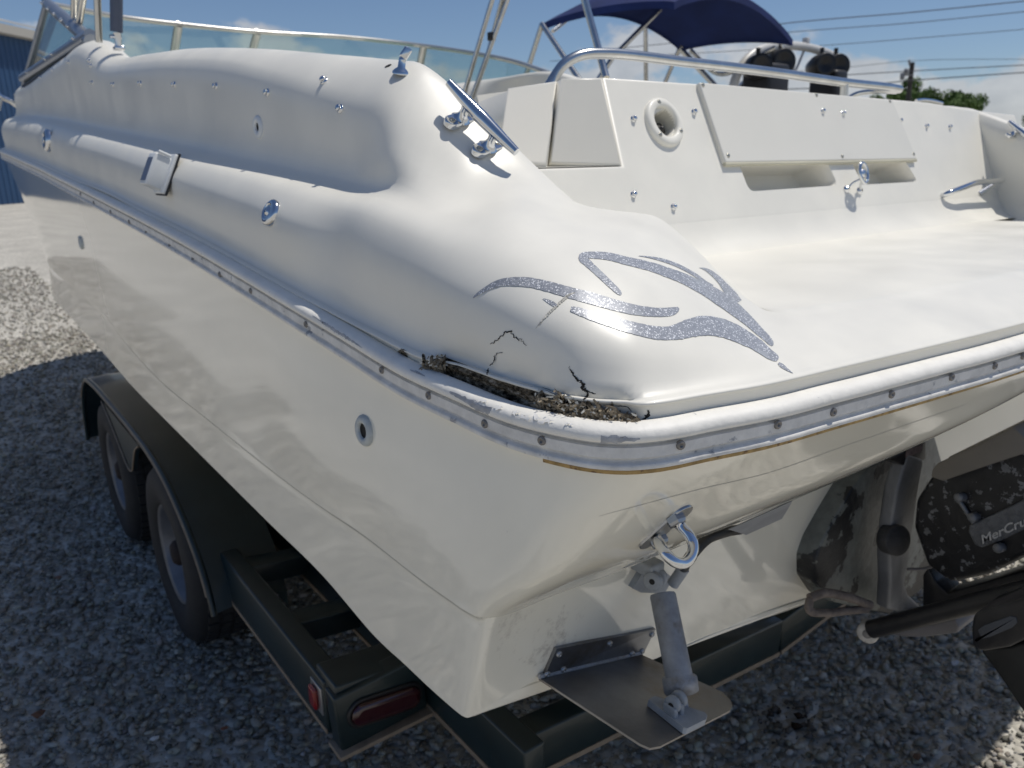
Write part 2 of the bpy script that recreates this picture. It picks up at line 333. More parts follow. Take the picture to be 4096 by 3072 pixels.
for k in range(NK):
    rz = RAIL[k, 2]; y = RAIL[k, 1]
    b0 = off(k, -.014, -.012); b1 = off(k, -.014, .006)
    if 3 <= k <= 15:
        bx = RAIL[k, 0] + .013; bz = lut(BE, bx / y) * y if k >= 8 else rz + .004
        if k >= 14: bz = -.233
        bead = np.array([bx, y, max(bz, rz + .004)])
    else: bead = off(k, -.014, .019)
    b1[2] = bead[2] - .006
    b1b = bead + np.array([RN[k, 0] * .004, RN[k, 1] * .004, -.001]); inw = np.array([-RN[k, 0], -RN[k, 1], 0])
    b2 = bead + inw * .006 + np.array([0, 0, .0035])
    if k <= 2:
        c = np.array([XC, 6.9, .36]) if k == 0 else np.array([[.0, 1.2, .80][k], [0, 6.5, 6.0][k], [0, .38, .40][k]])
        ms = [bead + (c - bead) * f + np.array([0, 0, h]) for f, h in ((.12, .09), (.3, .10), (.4, .10), (.5, .09), (.8, .05))]
        crest = c; e10 = c + inw * .1; e11 = c + (np.array([XC, c[1] - .3, .40]) - c) * .5; e12 = np.array([XC, c[1] - .3, .40])
    elif k in side:
        lx, cx, cz = side[k]; lz = lut(L2, lx / y) * y
        if cz is None: cz = lut(CR, cx / y) * y
        dz = lz - bead[2]
        ms = [np.array([bead[0] + .011, y, bead[2] + dz * .62]), np.array([bead[0] + .42 * (lx - bead[0]), y, bead[2] + dz * .87]), np.array([lx - .004, y, lz]), np.array([lx + .005, y, lz + .016]), np.array([lx + .024, y, cz - .032])]
        if k >= 11: ms[4] = np.array([lx + .022, y, cz - (.048 if k == 11 else .062)]); ms[3] = np.array([lx + .006, y, lz + .020])
        if k <= 4: ms[0] = np.array([bead[0] + .010, y, bead[2] + dz * .6])
        crest = np.array([cx, y, cz]); e10 = crest + np.array([.035, 0, -.006])
        if k <= 4: e11 = crest + np.array([.4, .1, -.01]); e12 = np.array([XC, y + .3, .43])
        else: e11 = crest + np.array([.05, 0, -.05]); e12 = np.array([cx + .10, y, -.25])
    else:
        crest = np.array(crestA[k])
        if k in mid: ms = [np.array(q) for q in mid[k]]
        else:
            ms = []
            for u in (.2, .4, .55, .7, .87):
                ex = 2 / {15: 2.9, 16: 2.7, 17: 2.45, 18: 2.25, 19: 2.1}.get(k, 2.0); h = 1 - math.cos(u * math.pi / 2)**ex; v = math.sin(u * math.pi / 2)**ex; e = ell[k]
                hh = (1 - e) * u + e * h; vv = (1 - e) * u + e * v; q = b2 + (crest - b2) * hh; q[2] = b2[2] + (crest[2] - b2[2]) * vv; ms.append(q)
        if k >= 23:
            e10 = crest + np.array([0, .014, .0035]); e11 = crest + np.array([0, .04, .0045]); e12 = np.array([max(crest[0], 1.0), 1.10, -.195])
        else:
            dr = np.array([crest[0] + .35 - b2[0], crest[1] - b2[1] + .05, 0]); dr /= np.linalg.norm(dr); dr = dr if k > 13 else np.array([1, .0, 0])
            e10 = crest + dr * .012 + np.array([0, 0, -.008]); e11 = crest + dr * (.045 if k < 22 else .025); e11[2] = -.197; e12 = np.array([.80 + .012 * k, 1.11, -.195])
    DK.append([b0, b1, b1b, bead + np.array([0, 0, .002]), b2] + ms + [crest, e10, e11, e12])
TSD = list(TS)
def side_section(y, pts):
    t = float(np.interp(-y, -RAIL[6:15, 1], TS[6:15])); r = crom(RAIL, [t], TS)[0]; i = int(np.searchsorted(TSD, t)); a = [q.copy() for q in DK[i - 1]]; b = DK[i]; f = (t - TSD[i - 1]) / (TSD[i] - TSD[i - 1])
    row = [a[j] * (1 - f) + b[j] * f for j in range(len(a))]
    for j, p in enumerate(pts): row[5 + j] = np.array(p)
    c = row[10]; row[11] = c + np.array([.014, 0, -.008]); row[12] = np.array([c[0] + .05, c[1], -.197 if y < 1.0 else row[12][2]])
    DK.insert(i, row); TSD.insert(i, t)
side_section(1.09, [(.480, 1.09, -.102), (.503, 1.09, -.057), (.549, 1.09, -.034), (.559, 1.09, .008), (.584, 1.10, .094), (.658, 1.12, .152)])
side_section(.93, [(.479, .93, -.120), (.503, .935, -.073), (.550, .95, -.050), (.597, .975, -.018), (.655, 1.005, .044), (.70, 1.025, .077)])
DK = np.array(DK); TSD = np.array(TSD)
AX = crom(DK, TOUT, TSD)
ntr = AX.shape[1]
PK = [0, .5, .9, 1.3, 1.7, 3.5, 5, 5.7, 6.3, 7.6, 8.8, 9.2, 10.4, 11.6]
pout = []
for i in range(ntr - 1): pout += list(np.linspace(PK[i], PK[i + 1], [2, 3, 3, 3, 5, 5, 4, 4, 6, 6, 3, 5, 8][i], endpoint=False))
pout.append(PK[-1])
DG = []
for row in AX:
    L = np.concatenate([[0], np.cumsum(np.maximum(np.linalg.norm(np.diff(row, axis=0), axis=1), 1e-4) ** .75)])
    tt = np.interp(pout, PK, L); DG.append(crom(row, tt, L))
DG = np.array(DG); DG[:, :, 2] += H0
RP = crom(RAIL, TOUT, TS)
PN = normals2d(RP); PN = PN if PN[len(PN) // 2][0] < 0 else -PN
def proj(p):
    d = np.array(p) - CAM; v = (d @ RT, d @ UP, d @ FW); return CX + F * v[0] / v[2], CY - F * v[1] / v[2]
BRK = np.zeros(len(RP)); 
for i, p in enumerate(RP):
    if p[1] < 1.2 and p[0] < .75: u = proj((p[0], p[1], p[2] + H0))[0]; BRK[i] = np.clip((u - 1690) / 60, 0, 1) * np.clip((2580 - u) / 60, 0, 1)
PO = np.array(pout)
rag = np.convolve(RNG.normal(0, .45, len(RP) + 4), [.3, .4, .3, .1, .1], 'same')[2:-2]
for i in np.nonzero(BRK > 0)[0]:
    w_ = np.clip((2.12 + .6 * rag[i] - PO) / .25, 0, 1) * BRK[i]; d_ = .011 + .004 * rag[i]
    DG[i, :, 0] -= PN[i, 0] * d_ * w_; DG[i, :, 1] -= PN[i, 1] * d_ * w_; DG[i, :, 2] -= .004 * w_ * (PO > 1.2)
YMAP = lambda y: np.interp(y, (-9, .40, .57, .80, .908, 1.01, 1.12, 1.4, 3, 4, 20), (-9, .40, .56, .66, .80, 1.046, 1.31, 1.6, 3.1, 4, 20))
def mirror(G):
    M = G.copy(); M[:, :, 0] = 2 * XC - M[:, :, 0]; q = np.clip((M[:, :, 0] - XC) / .6, 0, 1); q = q * q * (3 - 2 * q)
    f = np.clip((4.0 - M[:, :, 1]) / 2.0, 0, 1); q = q * f
    M[:, :, 0] += .36 * q; M[:, :, 1] = M[:, :, 1] * (1 - q) + q * YMAP(M[:, :, 1]); return M
mb = MB().grid(DG); mm = MB(); mm.grid(mirror(DG)); mb.add(mm.v, [tuple(reversed(f)) for f in mm.f])
deck = mb.build('deck', GEL, boat, boat, merge=0.0004)
DV = [Vector(p) for p in mb.v]; BVD = BVHTree.FromPolygons(DV, mb.f)
def hit(bv, px, py):
    h = bv.ray_cast(Vector(CAM), Vector(ray(px, py)).normalized())
    if h[0] is None: return None, None
    n = h[1]
    if n.dot(Vector(ray(px, py))) > 0: n = -n
    return h[0], n

# hull
KNI = {13: (.448, 1.0, -.545), 14: (.450, .86, -.545), 15: (.450, .80, -.543), 16: (.451, .75, -.541), 17: (.453, .72, -.541), 18: (.459, .698, -.541), 19: (.476, .684, -.540), 20: (.500, .678, -.539), 21: (.550, .668, -.532), 22: (.640, .655, -.528), 23: (.735, .612, -.497), 24: (.93, .565, -.466), 25: (1.19, .490, -.402), 26: (XC, .44, -.32)}
HBI = {13: (.452, 1.0, -.722), 14: (.455, .90, -.723), 15: (.457, .84, -.724), 16: (.459, .795, -.724), 17: (.461, .765, -.724), 18: (.464, .752, -.725), 19: (.472, .747, -.726), 20: (.500, .746, -.722), 21: (.56, .746, -.718), 22: (.66, .748, -.745), 23: (.80, .752, -.795), 24: (1.0, .765, -.83), 25: (1.25, .785, -.895), 26: (XC, .80, -.955)}
KNT = [(.10, -.10), (.144, -.160), (.154, -.184), (.198, -.256), (.302, -.384), (.346, -.436), (.402, -.498), (.463, -.569), (.530, -.642), (.604, -.729)]
HBT = [(.074, -.025), (.079, -.056), (.090, -.094), (.101, -.135), (.106, -.163), (.116, -.168), (.132, -.195), (.167, -.259), (.231, -.360), (.318, -.496), (.378, -.589), (.458, -.708), (.53, -.80)]
HK = []
for k in range(NK):
    top = off(k, -.006, -.0445); y = RAIL[k, 1]
    if k <= 2:
        kn = [np.array([XC, 6.75, -.02]), np.array([1.22, 6.35, -.14]), np.array([.80, 5.9, -.20])][k]
        hb = [np.array([XC, 6.4, -.28]), np.array([1.34, 6.05, -.33]), np.array([1.0, 5.7, -.38])][k]
        kl = hb + np.array([(XC - hb[0]) * .9, -.1, -.12]); kn2 = kn + (hb - kn) * .06
    elif k <= 12:
        kx = {3: .56, 4: .455, 5: .425, 6: .42, 7: .415, 8: .413, 9: .416, 10: .422, 11: .432, 12: .441}[k]; hx = {3: .66, 4: .455, 5: .425, 6: .42, 7: .415, 8: .414, 9: .417, 10: .424, 11: .434, 12: .445}[k]
        kz = lut(KNT, kx / y) * y if k >= 5 else {3: -.30, 4: -.44}[k]
        hz = lut(HBT, hx / y) * y if k >= 4 else -.50
        kn = np.array([kx, y, kz]); hb = np.array([hx, y, hz]); kn2 = kn + np.array([.008, 0, -.007]); kl = np.array([XC, y, {3: -.80, 4: -.92, 5: -.95}.get(k, -.955)])
    else:
        kn = np.array(KNI[k]); hb = np.array(HBI[k]); kl = np.array([XC, max(hb[1], .80), -.955])
        kn2 = kn + np.array([.007, .002, -.007])
        if k >= 19:
            dep = {19: .004, 20: .014, 21: .03, 22: .055, 23: .105, 24: .165, 25: .26, 26: .33}[k]
            kn2 = kn + np.array([.002, dep, .012])
    m1 = top + (kn - top) * .33; m2 = top + (kn - top) * .70
    bul = .010 if k > 17 else (.006 if k > 11 else 0.0)
    m1 = m1 + np.array([RN[k, 0], RN[k, 1], 0]) * bul; m2 = m2 + np.array([RN[k, 0], RN[k, 1], 0]) * bul * (1.8 if k > 18 else 1)
    kna = kn + (m2 - kn) * .05; 
    kn3 = kn2 + (hb - kn2) * .06; m3 = kn2 + (hb - kn2) * .55; hba = hb + (m3 - hb) * .04; hbb = hb + (kl - hb) * .02
    HK.append([top, m1, m2, kna, kn, kn2, kn3, m3, hba, hb, hbb, kl])
HK = np.array(HK); AXH = crom(HK, TOUT, TS)
HG = []
cnt = [5, 5, 4, 2, 2, 2, 3, 4, 2, 2, 6]
for row in AXH:
    L = np.concatenate([[0], np.cumsum(np.maximum(np.linalg.norm(np.diff(row, axis=0), axis=1), 1e-4) ** .6)]); tt = []
    for i in range(11): tt += list(np.linspace(L[i], L[i + 1], cnt[i], endpoint=False))
    HG.append(crom(row, tt + [L[-1]], L))
HG = np.array(HG); HG[:, :, 2] += H0
mb = MB().grid(HG); mm = MB(); mm.grid(mirror(HG)); mb.add(mm.v, [tuple(reversed(f)) for f in mm.f])
hull = mb.build('hull', HULLM, boat, boat, merge=0.0004)
BVH_ = BVHTree.FromPolygons([Vector(p) for p in mb.v], mb.f)

# rub rail: vinyl moulding with bright half-round top, screw channel and lower lip
DENT = np.convolve(RNG.normal(0, 1, len(RP) + 8), np.hanning(9) / 4.5, 'same')[4:-4]
for i in range(len(PN)):
    if RP[i, 1] < .45: PN[i] = PN[i] / np.linalg.norm(PN[i])
def sweep(prof, sub=None):
    G = []
    for i in range(len(RP)):
        p = RP[i]; n = PN[i]; wob = DENT[i] * (.0004 + .0022 * BRK[i])
        row = [(p[0] + n[0] * (o + wob), p[1] + n[1] * (o + wob), p[2] + z + H0 - abs(wob) * .6) for o, z in prof]; G.append(row)
    return np.array(G)
def both(mb, G): mb.grid(G); q = MB().grid(mirror(G)); mb.add(q.v, [tuple(reversed(f)) for f in q.f]); return mb
rail_top = both(MB(), sweep([(-.016, -.006), (-.0145, .0005), (-.010, .0022), (-.003, .0014), (.004, -.001), (.0078, -.0042), (.0092, -.0085), (.0092, -.0125), (.0075, -.0150), (.005, -.0162), (.0, -.0165)]))
rail = rail_top.build('rub_rail', VINYL, boat, boat, merge=.0003)
ch = both(MB(), sweep([(.0005, -.0167), (.0005, -.0192), (.0035, -.0197), (.0062, -.0205), (.0062, -.0315), (.0042, -.0325), (.0022, -.0350), (.003, -.0370), (.0065, -.0382), (.0076, -.0405), (.0068, -.0440), (.002, -.0458), (-.012, -.0458)]))
rch = ch.build('screw_channel', VGREY, rail, boat, merge=.0003, angle=50)
BVC = BVHTree.FromPolygons([Vector(p) for p in ch.v], ch.f)
tape = MB()
sel = [i for i in range(len(RP)) if RP[i, 1] < .60 and RP[i, 0] < XC + .1]
G = [[(RP[i, 0] + PN[i, 0] * o, RP[i, 1] + PN[i, 1] * o, RP[i, 2] + z + H0) for o, z in ((-.0035, -.0455), (.0002, -.0455), (-.0002, -.0515), (-.0035, -.0522))] for i in sel]
tape.grid(np.array(G)); tape.build('adhesive_strip', mat('aged_adhesive', (0.36, 0.24, 0.09), 0.6, var=0.35, vscale=60, col2=(0.12, 0.06, 0.03), c2lo=.55, c2hi=.66, c2scale=70), boat, boat)
scr = proto_obj(MB().lathe([(0, .0008), (.0015, .0006), (.0018, .0020), (.0038, .0026), (.0050, .0016), (.0053, -.001)], Matrix.Identity(4), 12), 'screw', mat('dull_screw', (0.22, 0.21, 0.20), 0.45, 0.6, var=.2, vscale=300))
for px, py in [(323, 776), (376, 810), (443, 847), (517, 887), (586, 928), (680, 980), (773, 1035), (880, 1097), (1004, 1163), (1225, 1297), (1528, 1480), (1715, 1582), (1940, 1695), (2168, 1762), (2722, 1780), (3110, 1698), (3332, 1648), (3565, 1577), (3805, 1508), (3978, 1463), (4090, 1424)]:
    for d in (0, 6, -6, 12, -12, 18, -18):
        l, n = hit(BVC, px, py + d)
        if l: break
    if l: place(scr, rail, boat, l, n)

# ---- aft bulkhead / engine cover (raked wall across the boat)
WO = Vector((0, 1.09, H0 - .191)); WS = Vector((0, .387, .922)).normalized(); WN = Vector((0, -WS.z, WS.y))
def W(px, py): return PL(px, py, WO, WN)
def w2(p): return (p.x, (p - WO).dot(WS))
def w3(u, s, d=0.0): return WO + Vector((u, 0, 0)) + WS * s + WN * d
def plate(mb, outline, holes, d, depth_back, hole_depth=0.0, rr=0.007, back=Vector((0, .45, 0)), skirt=True):
    n = len(outline)
    def nrm2(poly, i):
        a, b, c = poly[i - 1], poly[i], poly[(i + 1) % len(poly)]
        e1 = Vector((b[1] - a[1], a[0] - b[0])).normalized(); e2 = Vector((c[1] - b[1], b[0] - c[0])).normalized(); e = (e1 + e2)
        return e.normalized() / max(.4, e.normalized().dot(e1))
    area = sum(outline[i - 1][0] * outline[i][1] - outline[i][0] * outline[i - 1][1] for i in range(n))
    if area < 0: outline = outline[::-1]
    ins = [Vector(outline[i]) - nrm2(outline, i) * rr for i in range(n)]
    pts = list(ins); edges = [(i, (i + 1) % n) for i in range(n)]
    hs = []
    for h in holes:
        ar = sum(h[i - 1][0] * h[i][1] - h[i][0] * h[i - 1][1] for i in range(len(h)))
        if ar < 0: h = h[::-1]
        o = len(pts); pts += [Vector(q) for q in h]; edges += [(o + i, o + (i + 1) % len(h)) for i in range(len(h))]; hs.append(h)
    vo, eo, fo, *_ = delaunay_2d_cdt(pts, edges, [], 1, 1e-6)
    def inside(q, poly):
        c = False
        for i in range(len(poly)):
            x1, y1 = poly[i - 1]; x2, y2 = poly[i]
            if (y1 > q[1]) != (y2 > q[1]) and q[0] < (x2 - x1) * (q[1] - y1) / (y2 - y1) + x1: c = not c
        return c
    fs = [f for f in fo if not any(inside(sum((vo[i] for i in f), Vector((0, 0))) / len(f), h) for h in hs)]
    mb.add([w3(q[0], q[1], d) for q in vo], fs, False)
    if skirt:
        rings = []
        for a in (0, 22, 45, 68, 90):
            s_, c_ = math.sin(math.radians(a)), math.cos(math.radians(a))
            rings.append([w3(*(ins[i] + nrm2(outline, i) * rr * s_), d - rr * (1 - c_)) for i in range(n)])
        rings.append([p + (back if depth_back is None else -WN * depth_back) for p in rings[-1]])
        mb.grid(rings, True, close=True)
    for h in hs:
        r0 = [w3(q[0], q[1], d) for q in h]
        cx = sum(q[0] for q in h) / len(h); cy = sum(q[1] for q in h) / len(h)
        rings = [r0]
        for k, (dd, sc) in enumerate(((.004, .985), (.02, .95), (.06, .92), (hole_depth, .86))):
            rings.append([w3(cx + (q[0] - cx) * sc, cy + (q[1] - cy) * sc, d - dd) for q in h])
        mb.grid(rings, True, close=True); mb.add(rings[-1], [tuple(range(len(h)))], False)
def rnd(poly, r, k=4):
    o = []; n = len(poly)
    for i in range(n):
        a, b, c = Vector(poly[i - 1]), Vector(poly[i]), Vector(poly[(i + 1) % n]); u = (a - b); v = (c - b); q = min(r, u.length * .45, v.length * .45)
        p0 = b + u.normalized() * q; p1 = b + v.normalized() * q
        for j in range(k + 1):
            t_ = j / k; o.append(tuple(p0 * (1 - t_)**2 + b * 2 * t_ * (1 - t_) + p1 * t_**2))
    return o
topL = w2(W(2410, 306)); botL = w2(W(2490, 662)); s_ledge = botL[1]
outl = [(.71, -.013), (3.12, -.013)] + [w2(W(*q)) for q in ((3935, 452), (3850, 432), (3720, 408), (3290, 371), (2780, 331))] + [topL, botL, (.71, s_ledge)]
outl[2] = (3.12, outl[2][1])
pk1 = rnd([w2(W(*q)) for q in ((2950, 640), (2998, 766), (3352, 741), (3306, 640))], .02)
pk2 = rnd([w2(W(*q)) for q in ((3402, 640), (3450, 739), (3672, 726), (3618, 640))], .02)
cup = [w2(W(2653 + 46 * math.cos(a), 495 + 55 * math.sin(a))) for a in np.linspace(0, 2 * math.pi, 28, endpoint=False)]
mb = MB(); plate(mb, outl, [pk1, pk2, cup], 0, None, .085)
xs = np.linspace(.71, 3.12, 40); G = []
for a in np.linspace(0, 1, 9):      # coved joint between wall and platform
    p0 = Vector((0, 1.03, H0 - .1975)); p1 = w3(0, .0, .0035); p2 = w3(0, .065, .0008)
    q = p0 * (1 - a)**2 + p1 * 2 * a * (1 - a) + p2 * a * a; G.append([Vector((x, q.y, q.z)) for x in xs])
mb.grid(G)
lz = w3(0, s_ledge).z; ly = w3(0, s_ledge).y
mb.add([(.71, ly + .004, lz), (botL[0] - .004, ly + .004, lz), (botL[0] - .004, ly + .5, lz + .003), (.71, ly + .5, lz + .003)], [(0, 1, 2, 3)], False)
cover = mb.build('engine_cover', GEL, boat, boat)
BVW = BVHTree.FromPolygons([Vector(p) for p in mb.v], mb.f)
PANEL = mat('panel_gelcoat', (0.74, 0.72, 0.65), 0.42, var=0.02, vscale=6, coat=0.1)
mb = MB(); plate(mb, rnd([w2(W(*q)) for q in ((2782, 337), (3556, 406), (3655, 642), (2888, 658))], .006), [], .011, .010, rr=.004)
hatch = mb.build('hatch_panel', PANEL, cover, boat)
mb = MB(); mb.tube([w3(*w2(W(*q)), .006) for q in ((2890, 661), (3270, 655), (3655, 645))], .0045); mb.build('panel_edge_trim', mat('ivory_trim', (.55, .52, .40), .5, var=.1), cover, boat)
# padded walk-through pieces at the port end of the wall
PAD = mat('off_white_moulding', (0.74, 0.715, 0.64), 0.38, var=0.03, vscale=5)
def padpiece(name, pts, back, m=PAD):
    a = [P(px, py, 1, y) for px, py, y in pts]; n = (a[1] - a[0]).cross(a[2] - a[0]).normalized(); a[3] = PL(pts[3][0], pts[3][1], a[0], n)
    if n.dot(Vector(CAM) - a[0]) < 0: n = -n
    c = sum(a, Vector()) / 4; rings = []
    for sc, dd in ((.0, .0), (.93, .0), (.97, -.002), (.99, -.006), (1.0, -.014)): rings.append([c + (p - c) * sc + n * dd for p in a])
    rings.append([p - n * .014 + Vector(back) for p in a])
    q = MB(); q.grid([rings[1], rings[2], rings[3], rings[4], rings[5]], True, close=True); q.add(rings[1], [(0, 1, 2, 3)], False)
    return q.build(name, m, boat, boat)
padpiece('corner_panel', [(2246, 307, W(2410, 306).y + .045), (2408, 305, W(2410, 306).y), (2488, 664, W(2490, 662).y), (2196, 658, 1.25)], (.12, .25, 0))
padpiece('walkway_door', [(2030, 346, 1.38), (2229, 318, 1.32), (2187, 660, 1.23), (1985, 650, 1.35)], (.1, .25, 0))

# recess cup on the wall
cc_ = W(2653, 492); Mc = Matrix.Translation(cc_) @ WN.to_track_quat('Z', 'Y').to_matrix().to_4x4()
Rc = (W(2653, 582) - cc_).length
mb = MB().lathe([(Rc * .60, -.01), (Rc * .62, .006), (Rc * .68, .011), (Rc * .92, .010), (Rc, .006), (Rc * 1.02, -.001)], Mc, 40)
ringo = mb.build('recess_flange', GEL, cover, boat)
mb = MB().lathe([(Rc * .62, .004), (Rc * .56, -.03), (Rc * .5, -.05), (Rc * .1, -.052), (0, -.052)], Mc, 32); mb.build('recess_cup', mat('cup_liner', (.62, .60, .52), .35), cover, boat)
mb = MB().lathe([(Rc * .30, -.05), (Rc * .32, -.018), (Rc * .26, -.012), (Rc * .10, -.010), (Rc * .09, -.004), (0, -.003)], Mc @ Matrix.Translation((0, -Rc * .16, 0)), 24); mb.build('filler_plug', BLACKM, cover, boat)
# snaps, screws
SNAP = proto_obj(MB().lathe([(.0072, -.001), (.0074, .0014), (.0050, .0020), (.0042, .0036), (.0054, .0050), (.0055, .0068), (.0034, .0082), (0, .0085)], Matrix.Identity(4), 16), 'snap_fastener', CHROME)
for px, py in [(2533, 476), (2775, 448), (2533, 778), (2693, 828), (3276, 452), (3358, 460), (3600, 483), (3705, 505), (3798, 508)]:
    l, n = hit(BVW, px, py)
    if l: place(SNAP, cover, boat, l + n * (.010 if px in (3276, 3358) else 0), WN)
PSC = proto_obj(MB().lathe([(.0052, -.001), (.0050, .0012), (.0025, .0022), (.0010, .0012), (0, .0012)], Matrix.Identity(4), 12), 'screw', mat('panel_screw', (.45, .43, .36), .35, .9))
for px, py in [(2797, 349), (2898, 630), (3251, 388), (3354, 632), (3545, 412), (3640, 622)]: place(PSC, hatch, boat, W(px, py) + WN * .011, WN)
for a in (100, 225, 330):
    place(PSC, ringo, boat, Mc @ Vector((Rc * .8 * math.cos(math.radians(a)), Rc * .8 * math.sin(math.radians(a)), .010)), WN)
for px, py in [(370, 331), (454, 338), (563, 334), (699, 339), (865, 345), (1071, 371), (1297, 324), (1362, 435), (276, 248), (357, 243), (363, 262), (210, 280), (163, 310), (95, 352), (62, 378)]:
    l, n = hit(BVD, px, py)
    if l: place(SNAP, deck, boat, l, n)
# tow eye on the wall
q0 = W(3384, 757); q1 = W(3436, 764)
mb = MB(); 
for q in (q0, q1): mb.lathe([(.011, -.001), (.011, .002), (.008, .006), (.004, .009)], Matrix.Translation(q) @ WN.to_track_quat('Z', 'Y').to_matrix().to_4x4(), 16)
cen = (q0 + q1) / 2 + WN * .040 + WS * .030
mb.tube([q0 + WN * .004, q0 * .6 + cen * .4, cen - WS * .014 + Vector((-.01, 0, 0))], .0038); mb.tube([q1 + WN * .004, q1 * .6 + cen * .4, cen - WS * .014 + Vector((.01, 0, 0))], .0038)
Rr = Matrix.Translation(cen) @ Vector((0.05, -.96, .25)).to_track_quat('Z', 'Y').to_matrix().to_4x4()
mb.tube([Rr @ Vector((.019 * math.cos(a), .026 * math.sin(a), 0)) for a in np.linspace(0, 2 * math.pi, 33)], .0048, caps=False)
mb.lathe([(0, -.004), (.014, -.003), (.015, 0), (.010, .004), (0, .005)], Rr @ Matrix.Scale(.8, 4), 20)
mb.build('tow_eye', CHROME, cover, boat)
# grab handle low on the wall
p0, p1, p2, p3 = W(3768, 782), W(3850, 752), W(3905, 748), W(3950, 742)
pth = [p0 + WN * -.004, p0 + WN * .012, p0 * .6 + p1 * .4 + WN * .034, p1 + WN * .042, p2 + WN * .044, p3 + WN * .042, p3 + WN * .036]
mb = MB().tube(spline(pth, 28), .0085, 16); mb.tube([W(3918, 775) - WN * .003, p3 + WN * .036], [.009, .0075], 14)
mb.build('grab_handle', CHROME, cover, boat)
# hinge moulding between the pockets + stern grab rail
def Y(px, py, y): return P(px, py, 1, y)
gr = spline([Y(2192, 352, 1.42), Y(2212, 318, 1.42), Y(2255, 258, 1.41), Y(2320, 222, 1.40), Y(2420, 214, 1.39), Y(2740, 248, 1.36), Y(3072, 287, 1.33), Y(3380, 330, 1.31), Y(3560, 350, 1.30), Y(3598, 357, 1.30)], 60)
mb = MB().tube(gr, .0120, 18); mb.tube([Y(3378, 338, 1.31), Y(3374, 395, 1.31)], .0115)
mb.tube(spline([Y(3585, 366, 1.31), Y(3500, 366, 1.33), Y(3430, 375, 1.38), Y(3395, 392, 1.40)], 16), .0075)
mb.build('stern_grab_rail', STEEL, boat, boat)

# ---- fittings on the port quarter
def cleat(b1, b2, n, h, half, m0=None):
    u = (b2 - b1).normalized(); n = (n - u * n.dot(u)).normalized(); v = n.cross(u); R = Matrix((u, v, n)).transposed()
    c = (b1 + b2) / 2 + n * h; q = MB()
    L = np.linspace(-half, half, 25); q.tube([c + u * a + n * (abs(a) / half)**2 * .002 for a in L], [.0108 - .0046 * (abs(a) / half)**1.3 for a in L], 18)
    o = q.build('cleat', CHROME, boat, boat)
    for b in (b1, b2):
        s = MB(); T = Matrix.Translation(b) @ R.to_4x4()
        s.lathe([(.017, .005), (.0125, .008), (.0085, .013), (.0075, h * .6), (.0088, h - .004)], T @ Matrix.Scale(.85, 4, (1, 0, 0)), 20)
        R2 = []
        for dd, sc in ((-.002, 1.0), (.004, 1.0), (.0062, .96), (.0072, .86)):
            ring_ = []
            for a in np.linspace(0, 2 * math.pi, 32, endpoint=False):
                ca, sa = math.cos(a), math.sin(a); ring_.append(T @ Vector((.0115 * sc * ca, (.020 if sa > 0 else -.020) + .0115 * sc * sa, dd)))
            R2.append(ring_)
        s.grid(R2, True, close=True); s.add(R2[-1], [tuple(range(32))], False)
        o2 = s.build('cleat_foot', CHROME, o, boat)
        for sg in (-1, 1): place(PSC, o2 if False else o, boat, T @ Vector((0, .021 * sg, .0068)), n)
    return o
b1, n1_ = hit(BVD, 1838, 484); b2, n2_ = hit(BVD, 1946, 596); nn = (n1_ + n2_).normalized()
u_ = (b2 - b1).normalized(); nq = (Vector((.10, -.45, 1)).normalized() * .6 + nn * .4).normalized(); nq = (nq - u_ * nq.dot(u_)).normalized()
best = min(np.linspace(.02, .08, 61), key=lambda h: (lambda c: abs(c[1] - 473) + .3 * abs(c[0] - 1918))(proj((b1 + b2) / 2 + nq * h)))
half = min(np.linspace(.04, .14, 101), key=lambda L: abs(proj((b1 + b2) / 2 + nq * best - u_ * L)[0] - 1775) + abs(proj((b1 + b2) / 2 + nq * best + u_ * L)[0] - 2062))
cleat(b1, b2, nq, best, half)
mx_ = lambda p: Vector((2 * XC - p.x + .36, float(YMAP(p.y)), p.z))
l_, n_ = hit(BVD, 4058, 552)
if l_: cleat(l_ + Vector((0, .01, .006)), l_ + Vector((.0, -.05, -.038)), Vector((0, -.5, .85)), .026, half)
print('cleat', best, half)
# pole socket + drain dot on top of the coaming
l, n = hit(BVD, 1604, 292); n = Vector((.05, -.25, 1)).normalized()
M_ = Matrix.Translation(l) @ n.to_track_quat('Z', 'Y').to_matrix().to_4x4()
mb = MB().lathe([(.0135, -.002), (.0135, .001), (.011, .004), (.006, .008), (.0055, .019), (.005, .022), (0, .022)], M_, 24)
tp = M_ @ Vector((0, 0, .021)); dr = (Vector((.22, -.10, .32))).normalized()
mb.box(tp + dr * .009, (.013, .013, .018), dr.to_track_quat('Z', 'Y').to_matrix(), .003); mb.build('light_socket', CHROME, deck, boat)
l, n = hit(BVD, 1553, 264); place(proto_obj(MB().lathe([(.006, .0006), (0, .0007)], Matrix.Identity(4), 14), 'drain_hole', DARK), deck, boat, l, n)
